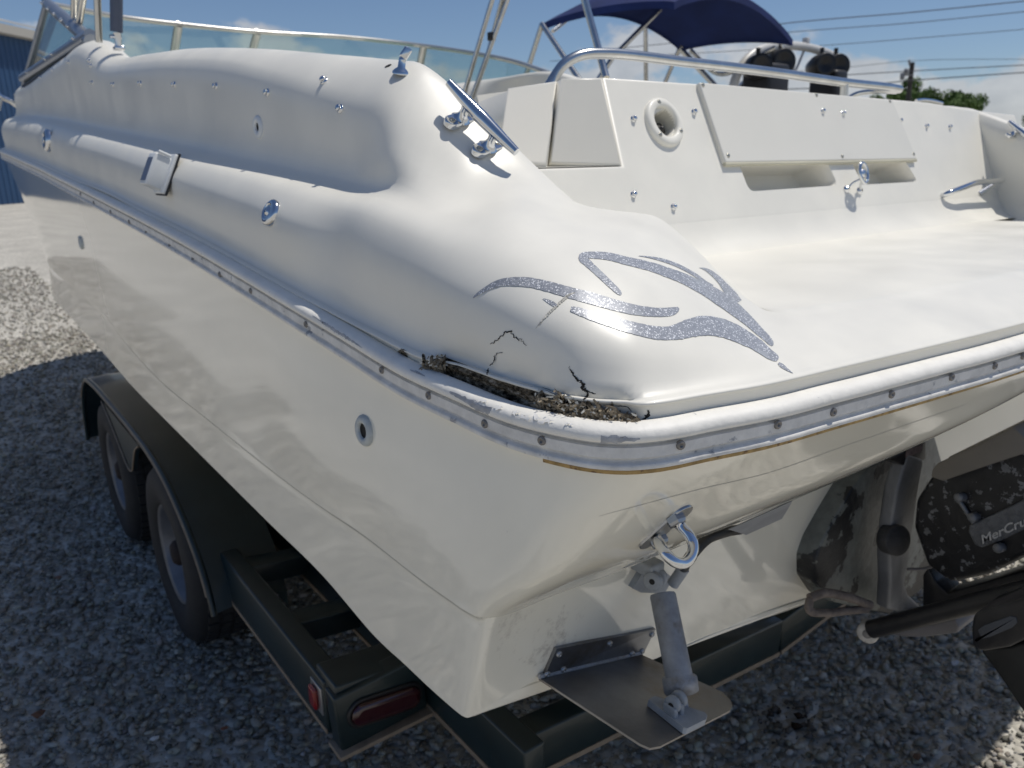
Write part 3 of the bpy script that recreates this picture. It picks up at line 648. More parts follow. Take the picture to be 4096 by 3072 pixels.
# through-hull fittings
def ringfit(bv, parent, px, py, r, hole, m, name, chrome=False):
    l, n = hit(bv, px, py)
    if not l: print('miss', name); return
    T = Matrix.Translation(l) @ n.to_track_quat('Z', 'Y').to_matrix().to_4x4()
    if chrome:
        q = MB().lathe([(r, -.003), (r, .004), (r * .9, r * .28), (r * .6, r * .42), (r * .56, r * .34), (r * .30, r * .30), (r * .28, r * .42), (0, r * .45)], T, 32)
        return q.build(name, m, parent, boat)
    q = MB().lathe([(r, -.003), (r * .98, r * .10), (r * .85, r * .24), (r * .65, r * .28), (hole, r * .20), (hole * .97, r * .05)], T, 32); o = q.build(name, m, parent, boat)
    MB().lathe([(hole * .98, r * .08), (hole * .9, .0012), (0, .0011)], T, 20).build('hole', DARK, o if parent is boat else parent, boat)
    return o
WPL = mat('white_plastic', (.72, .74, .74), .35, var=.05, vscale=60)
GPL = mat('chalky_plastic', (.50, .53, .52), .6, var=.12, vscale=80, bump=.2)
ringfit(BVD, deck, 1036, 508, .0215, .0085, WPL, 'thru_hull_fitting')
ringfit(BVH_, hull, 1460, 1722, .0235, .0115, GPL, 'thru_hull_fitting')
ringfit(BVH_, hull, 325, 970, .024, .009, GPL, 'thru_hull_fitting')
ringfit(BVD, deck, 1085, 851, .0225, .01, CHROME, 'fuel_vent', True)
ringfit(BVD, deck, 194, 562, .042, .01, CHROME, 'filler_cap', True)
# white clam-shell outlet box on the deck side
l, n = hit(BVD, 672, 700); up_ = Vector((0, 0, 1)); up_ = (up_ - n * up_.dot(n)).normalized(); fw_ = up_.cross(n); fw_ = fw_ if fw_.y > 0 else -fw_
Rv = Matrix((fw_, up_, n)).transposed()
vb = MB().box(l + n * .004, (.066, .090, .010), Rv, .003); vent = vb.build('vent_box', WPL, deck, boat)
MB().box(l + n * .0005 - fw_ * .003, (.071, .096, .004), Rv, .001).build('gasket', BLACKM, deck, boat)
hood = MB().box(l + n * .024 - up_ * .003 + fw_ * .004, (.045, .073, .038), Rv, .004)
hood.tube([l + n * .038 + up_ * .0375 - fw_ * .018, l + n * .012 + up_ * .0375 - fw_ * .018], .0035); hood.build('vent_hood', WPL, deck, boat)
MB().box(l + n * .0433 - up_ * .005 + fw_ * .004, (.032, .053, .002), Rv).build('vent_screen', mat('screen_blue_grey', (.10, .13, .20), .4), deck, boat)

# ---- silver swoosh graphics, cracks and the broken edge on the port corner
FOIL = bpy.data.materials.new('glitter_foil'); FOIL.use_nodes = True; t = FOIL.node_tree; b = t.nodes['Principled BSDF']
tc = N(t, 'ShaderNodeTexCoord'); vo = N(t, 'ShaderNodeTexVoronoi', i_Scale=760.0); t.links.new(tc.outputs['Object'], vo.inputs['Vector'])
sx = N(t, 'ShaderNodeSeparateColor'); t.links.new(vo.outputs['Color'], sx.inputs[0])
rp = N(t, 'ShaderNodeValToRGB'); e = rp.color_ramp.elements; e[0].position = .0; e[0].color = (.27, .285, .315, 1); e[1].position = .86; e[1].color = (.37, .385, .42, 1)
x = rp.color_ramp.elements.new(.92); x.color = (.86, .87, .88, 1); t.links.new(sx.outputs[0], rp.inputs[0])  # bright specks paint the glitter flakes' glints into the foil colour
wn = N(t, 'ShaderNodeTexNoise', i_Scale=26.0, i_Detail=8.0); t.links.new(tc.outputs['Object'], wn.inputs['Vector'])
wr = N(t, 'ShaderNodeMapRange'); wr.inputs['From Min'].default_value = .60; wr.inputs['From Max'].default_value = .64; wr.inputs['To Max'].default_value = .75; t.links.new(wn.outputs['Fac'], wr.inputs['Value'])
wm = N(t, 'ShaderNodeMix', data_type='RGBA'); t.links.new(wr.outputs[0], wm.inputs['Factor']); t.links.new(rp.outputs[0], wm.inputs[6]); wm.inputs[7].default_value = (.42, .44, .46, 1)
t.links.new(wm.outputs[2], b.inputs['Base Color']); b.inputs['Roughness'].default_value = .38; b.inputs['Metallic'].default_value = .25
nm = N(t, 'ShaderNodeBump', i_Strength=.5, i_Distance=.0006); t.links.new(sx.outputs[1], nm.inputs['Height']); t.links.new(nm.outputs[0], b.inputs['Normal'])
def R7(x_, y_): return 2048 + x_ * .46293, 768 + y_ * .46293
def ribbon(bv, pts, lift, n=60, cross=5, jag=0.0):
    a = spline([(p[0], p[1], p[2]) for p in pts], n); q = MB(); G = []
    for i in range(n):
        d = a[min(i + 1, n - 1), :2] - a[max(i - 1, 0), :2]; d /= max(np.linalg.norm(d), 1e-6); pn = np.array([-d[1], d[0]]); row = []
        w_ = max(a[i, 2], .2)
        for c in np.linspace(-.5, .5, cross):
            j = RNG.normal(0, jag) if abs(c) > .4 else 0
            l, nn_ = hit(bv, *(a[i, :2] + pn * w_ * (c + j)))
            if l is None: row = None; break
            row.append(l + nn_ * lift)
        if row: G.append(row)
    if len(G) > 1: q.grid(G)
    return q
S = .46293
def st(pts, n=70, jag=0.0): return ribbon(BVD, [(*R7(x_, y_), w_ * S) for x_, y_, w_ in pts], .0006, n, 6, jag)
strokes = [
    [(942, 890, 16), (925, 872, 40), (870, 820, 52), (780, 735, 56), (700, 660, 60), (640, 605, 66), (605, 575, 62), (597, 553, 40), (618, 541, 34), (660, 546, 54), (760, 551, 62), (850, 562, 66), (960, 590, 70), (1080, 618, 74), (1200, 648, 78), (1320, 690, 82), (1450, 738, 88), (1560, 788, 94), (1700, 862, 108), (1830, 945, 118), (1930, 1020, 112), (2030, 1105, 92), (2130, 1200, 72), (2200, 1265, 60), (2238, 1308, 46), (2250, 1330, 18)],
    [(1090, 554, 3), (1180, 565, 14), (1290, 588, 26), (1400, 625, 30), (1500, 672, 30), (1590, 725, 30), (1660, 780, 34), (1720, 830, 60)],
    [(1618, 657, 3), (1665, 668, 20), (1720, 700, 36), (1780, 752, 46), (1835, 815, 62), (1890, 890, 92), (1935, 965, 110)],
    [(-333, 916, 8), (-300, 888, 22), (-240, 850, 34), (-160, 806, 50), (-80, 782, 62), (10, 776, 74), (110, 778, 82), (230, 798, 86), (340, 826, 90), (450, 858, 94), (560, 888, 98), (700, 925, 100), (850, 968, 96), (1000, 1008, 90), (1150, 1034, 82), (1280, 1042, 76), (1370, 1036, 72), (1420, 1018, 50), (1436, 1002, 20)],
    [(508, 1012, 44), (560, 1026, 60), (660, 1062, 74), (800, 1104, 88), (950, 1150, 98), (1100, 1190, 106), (1230, 1216, 112), (1340, 1222, 116), (1440, 1206, 138), (1540, 1176, 160), (1650, 1158, 170), (1760, 1166, 164), (1880, 1200, 150), (2000, 1256, 130), (2110, 1320, 108), (2210, 1395, 84), (2280, 1440, 60), (2296, 1452, 30)],
    [(2300, 1480, 18), (2330, 1502, 34), (2375, 1535, 22), (2428, 1570, 2)],
    [(264, 920, 2), (310, 944, 26), (350, 964, 34), (388, 985, 22)],
]
for s_ in strokes: st(s_, 90, .012).build('silver_stripe', FOIL, deck, boat)
SCAR = mat('bare_scratch', (.55, .53, .47), .8, var=.45, vscale=260, bump=.8, bscale=400)
st([(205, 1182, 2), (260, 1115, 12), (340, 1030, 20), (430, 945, 24), (500, 890, 18), (548, 872, 6)], 60, .12).build('scratch', SCAR, deck, boat)
CRK = mat('crack_black', (.020, .018, .016), .9)
def jagpath(pts, k=6, amp=3.0):
    a = spline(pts, (len(pts) - 1) * k + 1); a[1:-1, :2] += RNG.normal(0, amp, (len(a) - 2, 2)); a[:, 2] *= RNG.uniform(.30, 1.05, len(a)); return a
def crack(pts, k=6, amp=3.0):
    a = jagpath(pts, k, amp); q = MB(); G = []
    for i in range(len(a)):
        d = a[min(i + 1, len(a) - 1), :2] - a[max(i - 1, 0), :2]; d /= max(np.linalg.norm(d), 1e-6); pn = np.array([-d[1], d[0]])
        row = [hit(BVD, *(a[i, :2] + pn * a[i, 2] * c)) for c in (-.5, .5)]
        if row[0][0] and row[1][0]: G.append([l + n_ * .0007 for l, n_ in row])
    q.grid(G, False); return q.build('crack', CRK, deck, boat)
crack([(1962, 1376, 2), (1990, 1360, 5), (2006, 1342, 5), (2026, 1326, 6), (2046, 1327, 6), (2062, 1352, 5), (2085, 1362, 4), (2108, 1383, 2)])
crack([(1950, 1500, 7), (1957, 1476, 6), (1978, 1438, 5), (1985, 1420, 4), (2010, 1409, 2)])
crack([(2280, 1464, 2), (2285, 1482, 6), (2300, 1506, 9), (2312, 1520, 10), (2326, 1528, 12), (2336, 1540, 14)], 6, 2.5)
crack([(2334, 1536, 20), (2332, 1556, 24)], 4, 3)
crack([(2330, 1558, 10), (2352, 1566, 12), (2350, 1586, 10), (2334, 1604, 10), (2334, 1622, 8)], 6, 3)
crack([(2352, 1566, 8), (2366, 1570, 7), (2384, 1574, 2)], 4, 2)
crack([(2594, 1640, 4), (2592, 1655, 16), (2584, 1668, 18), (2572, 1680, 10)], 4, 3)
for pts in ([(2096, 1575, 2), (2180, 1560, 2), (2226, 1580, 2.5), (2290, 1590, 2)], [(2412, 1618, 2), (2480, 1622, 3), (2512, 1628, 3), (2530, 1655, 3)], [(2150, 1535, 1.5), (2210, 1565, 2), (2260, 1590, 2)]): crack(pts, 5, 1.5)
CORE = bpy.data.materials.new('rotten_core_shaded'); CORE.use_nodes = True; t = CORE.node_tree; b = t.nodes['Principled BSDF']; b.inputs['Roughness'].default_value = .95; b.inputs['Specular IOR Level'].default_value = .1
tc = N(t, 'ShaderNodeTexCoord'); mp = N(t, 'ShaderNodeMapping'); mp.inputs['Scale'].default_value = (1, 1, 2.2); t.links.new(tc.outputs['Object'], mp.inputs[0])
nz = N(t, 'ShaderNodeTexNoise', i_Scale=85.0, i_Detail=8.0, i_Roughness=.7); t.links.new(mp.outputs[0], nz.inputs['Vector'])
rp = N(t, 'ShaderNodeValToRGB'); e = rp.color_ramp.elements; e[0].position = .40; e[0].color = (.014, .011, .008, 1); e[1].position = .66; e[1].color = (.58, .51, .40, 1)  # near-black end paints crevice shade into the core's browns
x = e.new(.53); x.color = (.19, .15, .10, 1); t.links.new(nz.outputs['Fac'], rp.inputs[0]); t.links.new(rp.outputs[0], b.inputs['Base Color'])
bp = N(t, 'ShaderNodeBump', i_Strength=1.0, i_Distance=.006); t.links.new(nz.outputs['Fac'], bp.inputs['Height']); t.links.new(bp.outputs[0], b.inputs['Normal'])
up_e = spline([(1690, 1432), (1740, 1440), (1795, 1452), (1832, 1492), (1880, 1508), (1960, 1522), (2048, 1546), (2141, 1580), (2256, 1610), (2340, 1625), (2420, 1638), (2480, 1655), (2534, 1668), (2560, 1682)], 170)
lo_e = spline([(1712, 1492), (1745, 1506), (1800, 1530), (1850, 1552), (1930, 1588), (2000, 1620), (2080, 1652), (2150, 1664), (2256, 1686), (2340, 1697), (2420, 1703), (2480, 1705), (2530, 1703), (2560, 1698)], 170)
GN = []
jn = np.convolve(RNG.normal(0, 30, 174), [.15, .2, .3, .2, .15], 'same')[:170] + 9 * np.sin(np.arange(170) * .21) + RNG.normal(0, 5, 170); G = []
for i in range(170):
    up_p = up_e[i] + np.array([0, jn[i] - 34 * math.sin(math.pi * min(i / 150, 1))]); row = []
    for c in np.linspace(0, 1, 9):
        l, n_ = hit(BVD, *(up_p * (1 - c) + lo_e[i] * c))
        if l is None: row = None; break
        row.append(l + n_ * (.0010 + (abs(RNG.normal(0, .0030)) if 0 < c < 1 else 0)) + Vector((0, 0, RNG.normal(0, .0012))))
    if row: G.append(row); GN.append(Vector((n_.x, n_.y, 0)).normalized() if Vector((n_.x, n_.y, 0)).length > 1e-3 else Vector((-.4, -.9, 0)))
core = MB().grid(G, False).build('broken_edge', CORE, deck, boat)
mb = MB(); wl = MB()
for i in range(2600):                                    # frayed glass-fibre flakes hanging out of the break
    k = RNG.integers(4, len(G) - 4); c = RNG.integers(1, 8); p = G[k][c]; tv = (G[min(k + 3, len(G) - 1)][c] - G[k - 3][c]).normalized(); on_ = GN[k]; n_ = (on_ + Vector((0, 0, .45))).normalized()
    d1 = (tv * RNG.normal(0, 1.1) + Vector((0, 0, 1)) * RNG.normal(-.15, .5) + n_ * abs(RNG.normal(0, .35))).normalized(); d2 = (d1.cross(n_)).normalized()
    L_, w_ = RNG.uniform(.002, .007), RNG.uniform(.0003, .0018); p = p + n_ * RNG.uniform(0, .008)
    tgt = wl if RNG.uniform() < .16 and c < 4 else mb
    tgt.add([p - d2 * w_, p + d2 * w_, p + d1 * L_ + d2 * w_ * .3, p + d1 * L_ * RNG.uniform(.6, 1) - d2 * w_], [(0, 1, 2, 3)], False)
fl = mb.build('frayed_fibre', mat('fibre_flakes', (.22, .18, .125), .9, var=.6, vscale=110), deck, boat); fl['kind'] = 'stuff'
fl = wl.build('gelcoat_chip', mat('chipped_gelcoat', (.62, .60, .53), .6, var=.2, vscale=90), deck, boat); fl['kind'] = 'stuff'
chip = ribbon(BVD, [(1600, 1400, 20), (1612, 1418, 34), (1624, 1434, 20)], .0008, 14, 6, .12); chip.build('broken_edge', CORE, deck, boat)
sm = ribbon(BVH_, [(2395, 2064, 1.0), (2560, 2020, 1.6), (2800, 1956, 1.8), (3072, 1891, 1.8), (3400, 1776, 1.8), (3860, 1618, 1.4)], .0004, 60, 2); sm.build('mould_seam', mat('seam_grey', (.46, .44, .40), .6), hull, boat)
BVT = BVHTree.FromPolygons([Vector(p) for p in rail_top.v], rail_top.f)
for pts in ([(1800, 1566, 6), (1880, 1612, 24), (1980, 1662, 30), (2090, 1706, 40), (2200, 1736, 48), (2320, 1754, 44), (2440, 1760, 30), (2560, 1756, 6)], [(1250, 1262, 2), (1300, 1296, 8), (1390, 1352, 10), (1450, 1392, 2)], [(1640, 1480, 3), (1668, 1490, 9), (1700, 1505, 3)]):
    ribbon(BVT, pts, .0004, 70, 6, .16).build('scuffed_skin', mat('scuffed_grey', (.40, .41, .43), .7, var=.22, vscale=70, bump=.6, bscale=160, col2=(.14, .14, .14), c2lo=.60, c2hi=.66, c2scale=60), rail, boat)
for k in range(9):
    u = RNG.uniform(1850, 2420); v_ = np.interp(u, [1850, 2100, 2420], [1572, 1664, 1712]); pts = [(u - 16, v_ + RNG.uniform(0, 14), 2), (u, v_ + RNG.uniform(0, 16), RNG.uniform(8, 16)), (u + 20, v_ + RNG.uniform(4, 20), 2)]
    ribbon(BVT, pts, .0016, 10, 4, .3).build('torn_flake', mat('torn_white', (.78, .77, .74), .6), rail, boat)

# ---- stern fittings
GALV = mat('corroded_grey', (.34, .35, .37), .6, .25, var=.25, vscale=26, bump=.3, bscale=110, col2=(.22, .19, .16), c2lo=.52, c2hi=.72, c2scale=18)
pa, na = hit(BVH_, 2733, 2043); pb, nb = hit(BVH_, 2588, 2168); ne = (na + nb).normalized()
ua = (pa - pb).normalized(); va = ne.cross(ua)
mb = MB(); cpl = (pa + pb) / 2; R2 = []
for dd, sc in ((-.001, 1), (.0025, 1), (.0032, .93)):
    R2.append([cpl + ne * dd + ua * ((.026 if math.cos(a) > 0 else -.026) + .016 * sc * math.cos(a)) + va * .013 * sc * math.sin(a) for a in np.linspace(0, 2 * math.pi, 28, endpoint=False)])
mb.grid(R2, True, close=True); mb.add(R2[-1], [tuple(range(28))], False)
eye = mb.build('stern_eye', mat('brushed_steel', (.45, .46, .47), .3, 1.0, var=.15, vscale=60), boat, boat)
q1, _ = hit(BVH_, 2697, 2066); q2, _ = hit(BVH_, 2629, 2150); y0 = (q1.y + q2.y) / 2
pts = [(q1.x, q1.y, q1.z)] + [tuple(P(px, py, 1, y0 - d)) for px, py, d in ((2716, 2096, .014), (2752, 2135, .026), (2773, 2180, .036), (2764, 2228, .043), (2732, 2254, .044), (2694, 2244, .040), (2661, 2212, .030), (2638, 2176, .014))] + [(q2.x, q2.y, q2.z)]
MB().tube(spline(pts, 48), .0066, 18).build('loop', CHROME, eye, boat)
mb = MB()
for q in (q1, q2): mb.lathe([(.012, .000), (.012, .007), (.0105, .010), (.0066, .011)], Matrix.Translation(q) @ (ne + Vector((0, -.3, -.5))).to_track_quat('Z', 'Y').to_matrix().to_4x4(), 6, False)
mb.build('nut', mat('nut_steel', (.4, .41, .42), .35, 1.0), eye, boat)
# trim tab
fl = [hit(BVH_, *q) for q in ((2163, 2706), (2558, 2616), (2612, 2508), (2216, 2586))]
nf = sum((n for _, n in fl), Vector()).normalized()
tab = MB().prism([p + nf * .006 for p, _ in fl], -nf * .008).build('trim_tab', mat('dull_stainless', (.24, .25, .27), .36, .9, var=.2, vscale=16, col2=(.16, .13, .10), c2lo=.5, c2hi=.75, c2scale=10), boat, boat, angle=30)
hl, hr = P(2156, 2712, 1, fl[0][0].y - .006), P(2562, 2616, 1, fl[1][0].y - .006); tl = P(2590, 2990, 1, fl[0][0].y - .185)
TN = (hr - hl).cross(tl - hl).normalized(); TN = TN if TN.z > 0 else -TN
poly = [PL(*q, hl, TN) for q in ((2156, 2712), (2562, 2616), (2890, 2768), (2922, 2800), (2929, 2824), (2920, 2842), (2640, 2985), (2600, 2992), (2560, 2975))]
tp_ = MB().prism(poly, -TN * .0032).build('tab_plate', mat('stained_stainless', (.27, .26, .25), .34, .8, var=.3, vscale=9, bump=.1, bscale=200, col2=(.20, .14, .08), c2lo=.5, c2hi=.8, c2scale=7), tab, boat, angle=30)
MB().tube([hl + TN * .002, hr + TN * .002], .0034, 10).build('hinge', GALV, tab, boat)
BLT = proto_obj(MB().lathe([(.0052, -.001), (.0046, .0022), (.002, .0036), (.0018, .0022), (0, .0022)], Matrix.Identity(4), 10), 'bolt', mat('bolt_steel', (.42, .43, .44), .4, .9))
for q in ((2225, 2606), (2428, 2565), (2597, 2529), (2178, 2686), (2243, 2668), (2517, 2606), (2558, 2596)):
    l, n = hit(BVH_, *q)
    if l: place(BLT, tab, boat, l + nf * .006, nf)
yA, yB = fl[0][0].y - .055, fl[0][0].y - .125
ct, cb, cm = P(2650, 2375, 1, yA), P(2718, 2712, 1, yB), P(2728, 2775, 1, yB - .008)
cr_ = 52 * (ct - Vector(CAM)).dot(Vector(FW)) / F; cr2 = 70 * (cb - Vector(CAM)).dot(Vector(FW)) / F
dd = (cb - ct).normalized()
cyl = MB().tube([ct, ct + dd * .003, cb], [cr_ * .93, cr_, cr_], 32); cyl.tube([cb - dd * .002, cb, cm - dd * .004, cm], [cr_, cr2, cr2, cr2 * .9], 32)
cyl.tube([cm, cm + dd * .02], .006, 12); cyl.build('tab_actuator', GALV, tab, boat)
fb = [PL(*q, hl + TN * .001, TN) for q in ((2588, 2822), (2612, 2806), (2640, 2815), (2812, 2872), (2824, 2884), (2818, 2900), (2742, 2938), (2728, 2934))]
lb = MB().prism([p + TN * .009 for p in fb], -TN * .009)
kc = PL(2704, 2806, hl + TN * .026, TN); Ml = Matrix.Translation(kc) @ Vector((-1, -.15, .05)).to_track_quat('Z', 'Y').to_matrix().to_4x4()
for dx in (-.012, .004):
    lb.lathe([(.0, dx), (.0115, dx), (.0120, dx + .001), (.0120, dx + .007), (.0115, dx + .008), (0, dx + .008)], Ml, 24)
    lb.box(Ml @ Vector((0, 0, dx + .004)) - TN * .014, (.008, .022, .026), None, .002)
lb.build('lower_bracket', mat('grey_nylon', (.33, .35, .37), .55, var=.15, vscale=60), tab, boat)
MB().lathe([(.0042, .0127), (.0038, .0129), (0, .0129)], Ml, 14).build('pin', DARK, tab, boat)
ub = [hit(BVH_, *q) for q in ((2512, 2342), (2560, 2262), (2600, 2245), (2672, 2300), (2640, 2362), (2545, 2358))]
nu = sum((n for p, n in ub if p), Vector()).normalized()
ubm = MB().prism([p + nu * .010 for p, n in ub if p], -nu * .012)
kc = P(2620, 2318, 1, yA - .002); Mu = Matrix.Translation(kc) @ Vector((-1, -.35, .15)).to_track_quat('Z', 'Y').to_matrix().to_4x4()
for dx in (-.016, .002): ubm.lathe([(0, dx), (.0135, dx), (.014, dx + .001), (.014, dx + .008), (.0132, dx + .009), (0, dx + .009)], Mu, 24)
ubm.box(kc + Vector((.006, .022, .012)), (.03, .045, .022), None, .004)
ubm.tube([P(2690, 2338, 1, yA), P(2735, 2272, 1, yA - .012)], .0092, 18); ubm.build('upper_bracket', mat('grey_nylon', (.33, .35, .37), .55), tab, boat)
MB().lathe([(.0045, .0112), (0, .0113)], Mu, 14).build('pin', DARK, tab, boat)
MB().tube(spline([P(2735, 2272, 1, yA - .012), P(2770, 2215, 1, .60), P(2830, 2155, 1, .615), P(2900, 2128, 1, .62), P(2960, 2118, 1, .64)], 24), .0075, 14).build('hydraulic_hose', BLACKM, tab, boat)
fp = [P(*q, 1, y) for q, y in (((2915, 2118), .585), ((3170, 2004), .545), ((3150, 2040), .575), ((3128, 2075), .60), ((2985, 2140), .63))]
MB().prism(fp, (.003, .004, -.002)).build('hose_cover', mat('lead_grey', (.25, .26, .28), .5, var=.15, vscale=30), hull, boat)

# ---- sterndrive, tilted up
PEEL = mat('peeling_black_paint', (.013, .014, .016), .42, var=.3, vscale=30, bump=.35, bscale=70, col2=(.12, .13, .122), c2lo=.50, c2hi=.515, c2scale=5.5, detail=15)
PEEL2 = mat('peeling_paint_patchy', (.012, .012, .014), .45, var=.4, vscale=30, bump=.4, bscale=60, col2=(.15, .155, .165), c2lo=.585, c2hi=.60, c2scale=55, detail=15)
DRV = mat('drive_black', (.012, .012, .014), .38, var=.35, vscale=20, bump=.2, bscale=60, col2=(.16, .16, .165), c2lo=.70, c2hi=.72, c2scale=40, detail=8)
ALLOY = mat('bare_alloy', (.19, .195, .205), .55, .4, var=.22, vscale=14, bump=.25, bscale=90, col2=(.16, .16, .16), c2lo=.58, c2hi=.72, c2scale=9)
def pris(name, pts, ax, val, offv, m, parent, bev=.0):
    pl = [P(px, py, ax, val) for px, py in pts]
    bm = bmesh.new(); vs_ = [bm.verts.new(p) for p in pl]; f = bm.faces.new(vs_)
    r = bmesh.ops.extrude_face_region(bm, geom=[f]); nv = [v for v in r['geom'] if isinstance(v, bmesh.types.BMVert)]
    for v in nv: v.co += Vector(offv)
    bmesh.ops.recalc_face_normals(bm, faces=bm.faces)
    if bev: bmesh.ops.bevel(bm, geom=list(bm.edges), offset=bev, segments=3, profile=.5, affect='EDGES', clamp_overlap=True)
    bm.verts.index_update(); q = MB().add([v.co.copy() for v in bm.verts], [[v.index for v in f.verts] for f in bm.faces], True); bm.free()
    return q.build(name, m, parent, boat, angle=38)
drive = pris('sterndrive', [(3722, 1905), (3660, 2000), (3650, 2110), (3705, 2265), (3800, 2335), (3960, 2300), (4130, 2215), (4420, 2080), (4380, 1700), (4090, 1745), (3800, 1840)], 0, 1.43, (.30, 0, 0), PEEL2, boat, .012)
pris('gimbal_housing', [(3485, 1862), (3407, 1959), (3345, 2065), (3287, 2171), (3264, 2245), (3270, 2330), (3330, 2410), (3560, 2460), (3760, 2300), (3800, 1950), (3740, 1740)], 1, .735, (0, .09, 0), PEEL, drive, .006)
pris('gimbal_arm', [(3635, 1815), (3698, 1838), (3676, 1960), (3655, 2113), (3640, 2230), (3622, 2330), (3636, 2380), (3690, 2430), (3600, 2450), (3555, 2440), (3562, 2330), (3560, 2215), (3570, 2100), (3592, 1960)], 1, .665, (0, .03, 0), ALLOY, drive, .007)
kc = P(3586, 2161, 1, .655); Mk = Matrix.Translation(kc) @ Vector((-.35, -1, .25)).to_track_quat('Z', 'Y').to_matrix().to_4x4()
MB().lathe([(.0, .006), (.028, .006), (.031, .004), (.0315, -.02)], Mk, 30).build('pivot_cap', mat('cap_dark', (.03, .03, .032), .6, var=.4, vscale=50, bump=.3), drive, boat)
pris('top_bracket', [(3552, 1838), (3640, 1795), (3706, 1752), (3704, 1838), (3660, 1862), (3625, 1868)], 1, .668, (0, .06, 0), DRV, drive, .004)
pris('decal_sticker', [(3626, 1802), (3692, 1778), (3688, 1806), (3622, 1832)], 1, .667, (0, .0008, 0), mat('worn_sticker', (.16, .12, .12), .6, var=.5, vscale=120, col2=(.5, .5, .5), c2lo=.62, c2hi=.66, c2scale=90), drive)
pris('rubber_lip', [(3724, 1908), (3728, 1880), (3750, 1853), (3790, 1838), (3793, 1828), (3900, 1785), (4048, 1708), (4070, 1722), (4110, 1765), (4110, 1810), (3900, 1880), (3770, 1925)], 0, 1.40, (.34, 0, 0), mat('taupe_rubber', (.17, .155, .135), .6, var=.1), drive, .004)
bad = pris('name_plate', [(3872, 2128), (3876, 2102), (3950, 2068), (4040, 2027), (4150, 1968), (4320, 1890), (4330, 1990), (4170, 2082), (4096, 2120), (4000, 2165), (3925, 2192), (3898, 2180)], 0, 1.421, (.008, 0, 0), mat('cracked_label', (.13, .135, .145), .5, .2, var=.3, vscale=80, bump=.6, bscale=240), drive, .003)
tc_ = bpy.data.curves.new('lettering', 'FONT'); tc_.body = 'MerCruiser'; tc_.size = 1.0; tc_.extrude = .02; tc_.offset = .018
to = bpy.data.objects.new('lettering', tc_); COL.objects.link(to); bpy.context.view_layer.update()
tm = bpy.data.meshes.new_from_object(to.evaluated_get(bpy.context.evaluated_depsgraph_get())); COL.objects.unlink(to); bpy.data.objects.remove(to)
a0, a1, a2 = P(3928, 2176, 0, 1.4200), P(4090, 2106, 0, 1.4200), P(3924, 2142, 0, 1.4200); e1 = (a1 - a0); e2 = (a2 - a0); nx_ = Vector((-1, 0, 0))
xs_ = [v.co.x for v in tm.vertices]; Wd = max(xs_); Lw = Wd * .62          # the first six letters span the visible part
for v in tm.vertices: v.co = a0 + e1 * (v.co.x / Lw) + e2 * (v.co.y / .70) + nx_ * (v.co.z * .02 + .0004) - Vector(boat.location)
tm.materials.clear(); tm.materials.append(mat('letter_silver', (.50, .50, .50), .5, .3, var=.2, vscale=200)); lo_ = bpy.data.objects.new('lettering', tm); COL.objects.link(lo_); lo_.parent = drive
for q in ((3846, 1988), (3900, 2068), (4002, 2190)):
    mb = MB().lathe([(0, .016), (.007, .016), (.0085, .013), (.0085, -.01)], Matrix.Translation(P(*q, 0, 1.425)) @ Vector((-1, 0, .2)).to_track_quat('Z', 'Y').to_matrix().to_4x4(), 12)
    mb.build('bolt', ALLOY, drive, boat)
MB().tube([P(3835, 2000, 0, 1.425), P(3895, 2092, 0, 1.425)], .004).build('tie_rod', ALLOY, drive, boat)
r0, r1 = P(3486, 2517, 0, 1.37), P(4300, 2312, 0, 1.37)
rad = 36 * (r0 - Vector(CAM)).dot(Vector(FW)) / F
MB().tube([r0, r0 * .9 + r1 * .1, r1], rad, 20).build('trim_ram', DRV, drive, boat)
Mr = Matrix.Translation(P(3470, 2534, 0, 1.365)) @ Vector((-1, -.3, .1)).to_track_quat('Z', 'Y').to_matrix().to_4x4()
MB().lathe([(rad * 1.15, -.03), (rad * 1.15, .0), (rad * 1.0, .004), (rad * .5, .004)], Mr, 28).build('ram_bush', mat('nylon_bush', (.50, .47, .42), .6, var=.15, vscale=90), drive, boat)
MB().lathe([(rad * .52, .0035), (rad * .4, .006), (0, .006)], Mr, 20).build('ram_pin', mat('pin_grey', (.2, .19, .18), .6, var=.3, vscale=120), drive, boat)
pris('swivel_bar', [(3690, 2440), (3690, 2300), (3712, 2270), (3745, 2330), (3790, 2374), (3960, 2322), (4300, 2220), (4300, 2330), (3960, 2390), (3760, 2440)], 0, 1.50, (.06, 0, 0), DRV, drive, .004)
pris('cavitation_plate', [(3560, 2535), (3820, 2476), (3836, 2510), (3828, 2532), (3700, 2548), (3610, 2548)], 0, 1.52, (.10, 0, 0), mat('plate_grey', (.16, .15, .15), .6, var=.2), drive, .003)
BRN = mat('corroded_brown', (.17, .14, .12), .8, var=.4, vscale=50, bump=.5, bscale=120)
fk = MB(); fk.tube(spline([P(3238, 2392, 1, .72), P(3300, 2372, 1, .71), P(3380, 2385, 1, .69), P(3480, 2420, 1, .67)], 16), .009, 12)
fk.tube(spline([P(3238, 2400, 1, .72), P(3236, 2440, 1, .71), P(3300, 2452, 1, .70), P(3380, 2444, 1, .69), P(3470, 2435, 1, .67)], 18), .008, 12); fk.build('steering_fork', BRN, drive, boat)
MB().tube(spline([P(3630, 2277, 1, .62), P(3700, 2274, 1, .60), P(3760, 2255, 1, .58), P(3830, 2235, 1, .56)], 14), .003, 8).build('cable', mat('grey_cable', (.14, .13, .13), .6), drive, boat)
